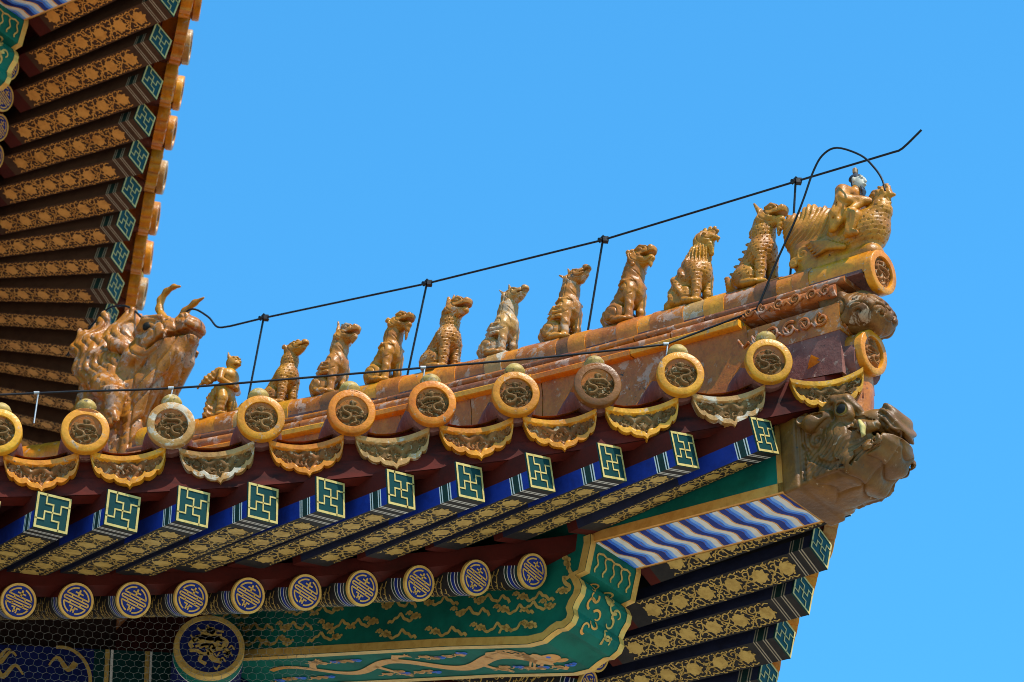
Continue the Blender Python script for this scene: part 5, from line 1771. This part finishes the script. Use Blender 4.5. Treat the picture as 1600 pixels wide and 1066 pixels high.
# head
c.box((.12, 0, .47), (.14, .11, .085), .05, .06, pitch=.3)
c.chain([(.1, 0, .48), (.22, 0, .52), (.31, 0, .535)], [.11, .09, .065], .04, sy=1.1)
c.ell((.345, 0, .53), (.048, .075, .05), .02)
c.ell((.32, .04, .585), (.03, .026, .022), .012, mir=True)
c.chain([(.14, 0, .385), (.26, 0, .43), (.33, 0, .47)], [.06, .05, .036], .02, sy=1.5)
c.chain([(.15, 0, .44), (.26, 0, .478), (.42, 0, .495)], [.01, .013, .013], .004, cut=True, sy=30)
c.chain([(.06, .1, .56), (.14, .118, .595), (.22, .1, .59)], [.018, .026, .018], .012, mir=True)
c.ell((.15, .108, .555), (.042, .024, .03), .006, mir=True)
c.ell((.05, .115, .43), (.06, .032, .05), .02, mir=True)
c.chain([(.0, .11, .5), (-.05, .13, .53), (-.1, .13, .6)], [.03, .034, .012], .01, mir=True)
c.chain([(.25, .105, .5), (.265, .115, .475), (.262, .115, .445)], [.011, .012, .004], .003, mir=True)
# wavy mane locks sweeping up and back
for sg in (1, -1):
    for k in range(6):
        a = k / 5
        x0 = -.06 - .22 * a; z0 = .42 + .12 * a
        y0_ = sg * (.11 + .02 * math.sin(a * 3))
        c.chain([(x0 + .05, y0_, z0 - .15), (x0 - .015, y0_, z0 - .04), (x0 + .005, y0_ * .95, z0 + .03), (x0 - .06, y0_ * .85, z0 + .1), (x0 - .04, y0_ * .7, z0 + .16), (x0 - .085, y0_ * .5, z0 + .22 + .03 * a)], [.034, .038, .036, .036, .03, .01], .006)
    c.chain([(-.09, sg * .15, .3), (.01, sg * .165, .2), (.0, sg * .165, .1)], [.06, .05, .036], .015)
    for dx in (-.03, .01, .05):
        c.chain([(.0, sg * .165, .1), (.0 + dx, sg * .185, .03)], [.028, .012], .006)
c.chain([(-.22, 0, .45), (-.29, 0, .66), (-.25, 0, .85)], [.13, .1, .03], .03, sy=.8)
c.chain([(-.12, 0, .5), (-.14, 0, .66), (-.07, 0, .8)], [.12, .09, .025], .02, sy=.9)
c.chain([(-.32, 0, .1), (-.37, 0, .3), (-.34, 0, .5)], [.05, .05, .04], .03)
def bdet(V, N):
    x, y, z = V.T
    side_ = sstep(np.abs(N[:, 1]), .2, .6)
    up_ = sstep(z, .36, .44) * (1 - sstep(x, -.06, .0))
    d = .018 * groove((x + .035 * np.sin(z * 30)) * 62, 3) * up_
    thr = (1 - sstep(z, .36, .42)) * sstep(x, .02, .07)
    d += .02 * groove((z - .75 * x) * 34 + .6 * np.sin(y * 30), 5) * thr
    d += .012 * groove(y * 40 + x * 20, 5) * thr
    d += .017 * (scales(-z, y * .5 + x * .8, .06, .065) - .5) * (1 - sstep(z, .32, .38)) * (1 - sstep(x, .0, .05))
    d += .013 * groove(np.hypot(x - .15, z - .5) * 62, 4) * side_ * sstep(z, .38, .42) * sstep(x, .0, .05)
    d += .008 * groove((x * .6 + z) * 70, 5) * sstep(x, .22, .28) * sstep(z, .44, .48)
    return d
part('dragon_body', sculpt_mesh('dragon_body', c, ['dragon_glaze'], bdet), bd, FD_)
for sg in (1, -1):
    c = Clay((-.02, -.2, .6), (.5, .2, 1.0), .006)
    if sg < 0:
        P = [(.2, 0, .59), (.175, 0, .64), (.135, 0, .685), (.115, 0, .735), (.122, 0, .785), (.158, 0, .82), (.205, 0, .828), (.25, 0, .81)]
    else:
        P = [(.18, sg * .03, .58), (.21, sg * .035, .64), (.25, sg * .04, .685), (.31, sg * .04, .71), (.37, sg * .04, .715)]
    c.chain(P, ([.024, .02, .018, .017, .016, .014, .011, .006] if sg < 0 else [.024, .019, .017, .013, .006]), .02)
    part('horn', sculpt_mesh('horn', c, ['fig_amber']), bd, FD_)
    m = MB(); m.lathe([(.001, .012), (.015, .009), (.024, 0), (.024, -.008)], 16, 0)
    part('eyeball', m.mesh('eyeball', ['eye_black'], smooth=True), bd, FD_ @ frame((.152, sg * .125, .556), (1, 0, 0), (0, 0, -sg), (0, sg, 0)))
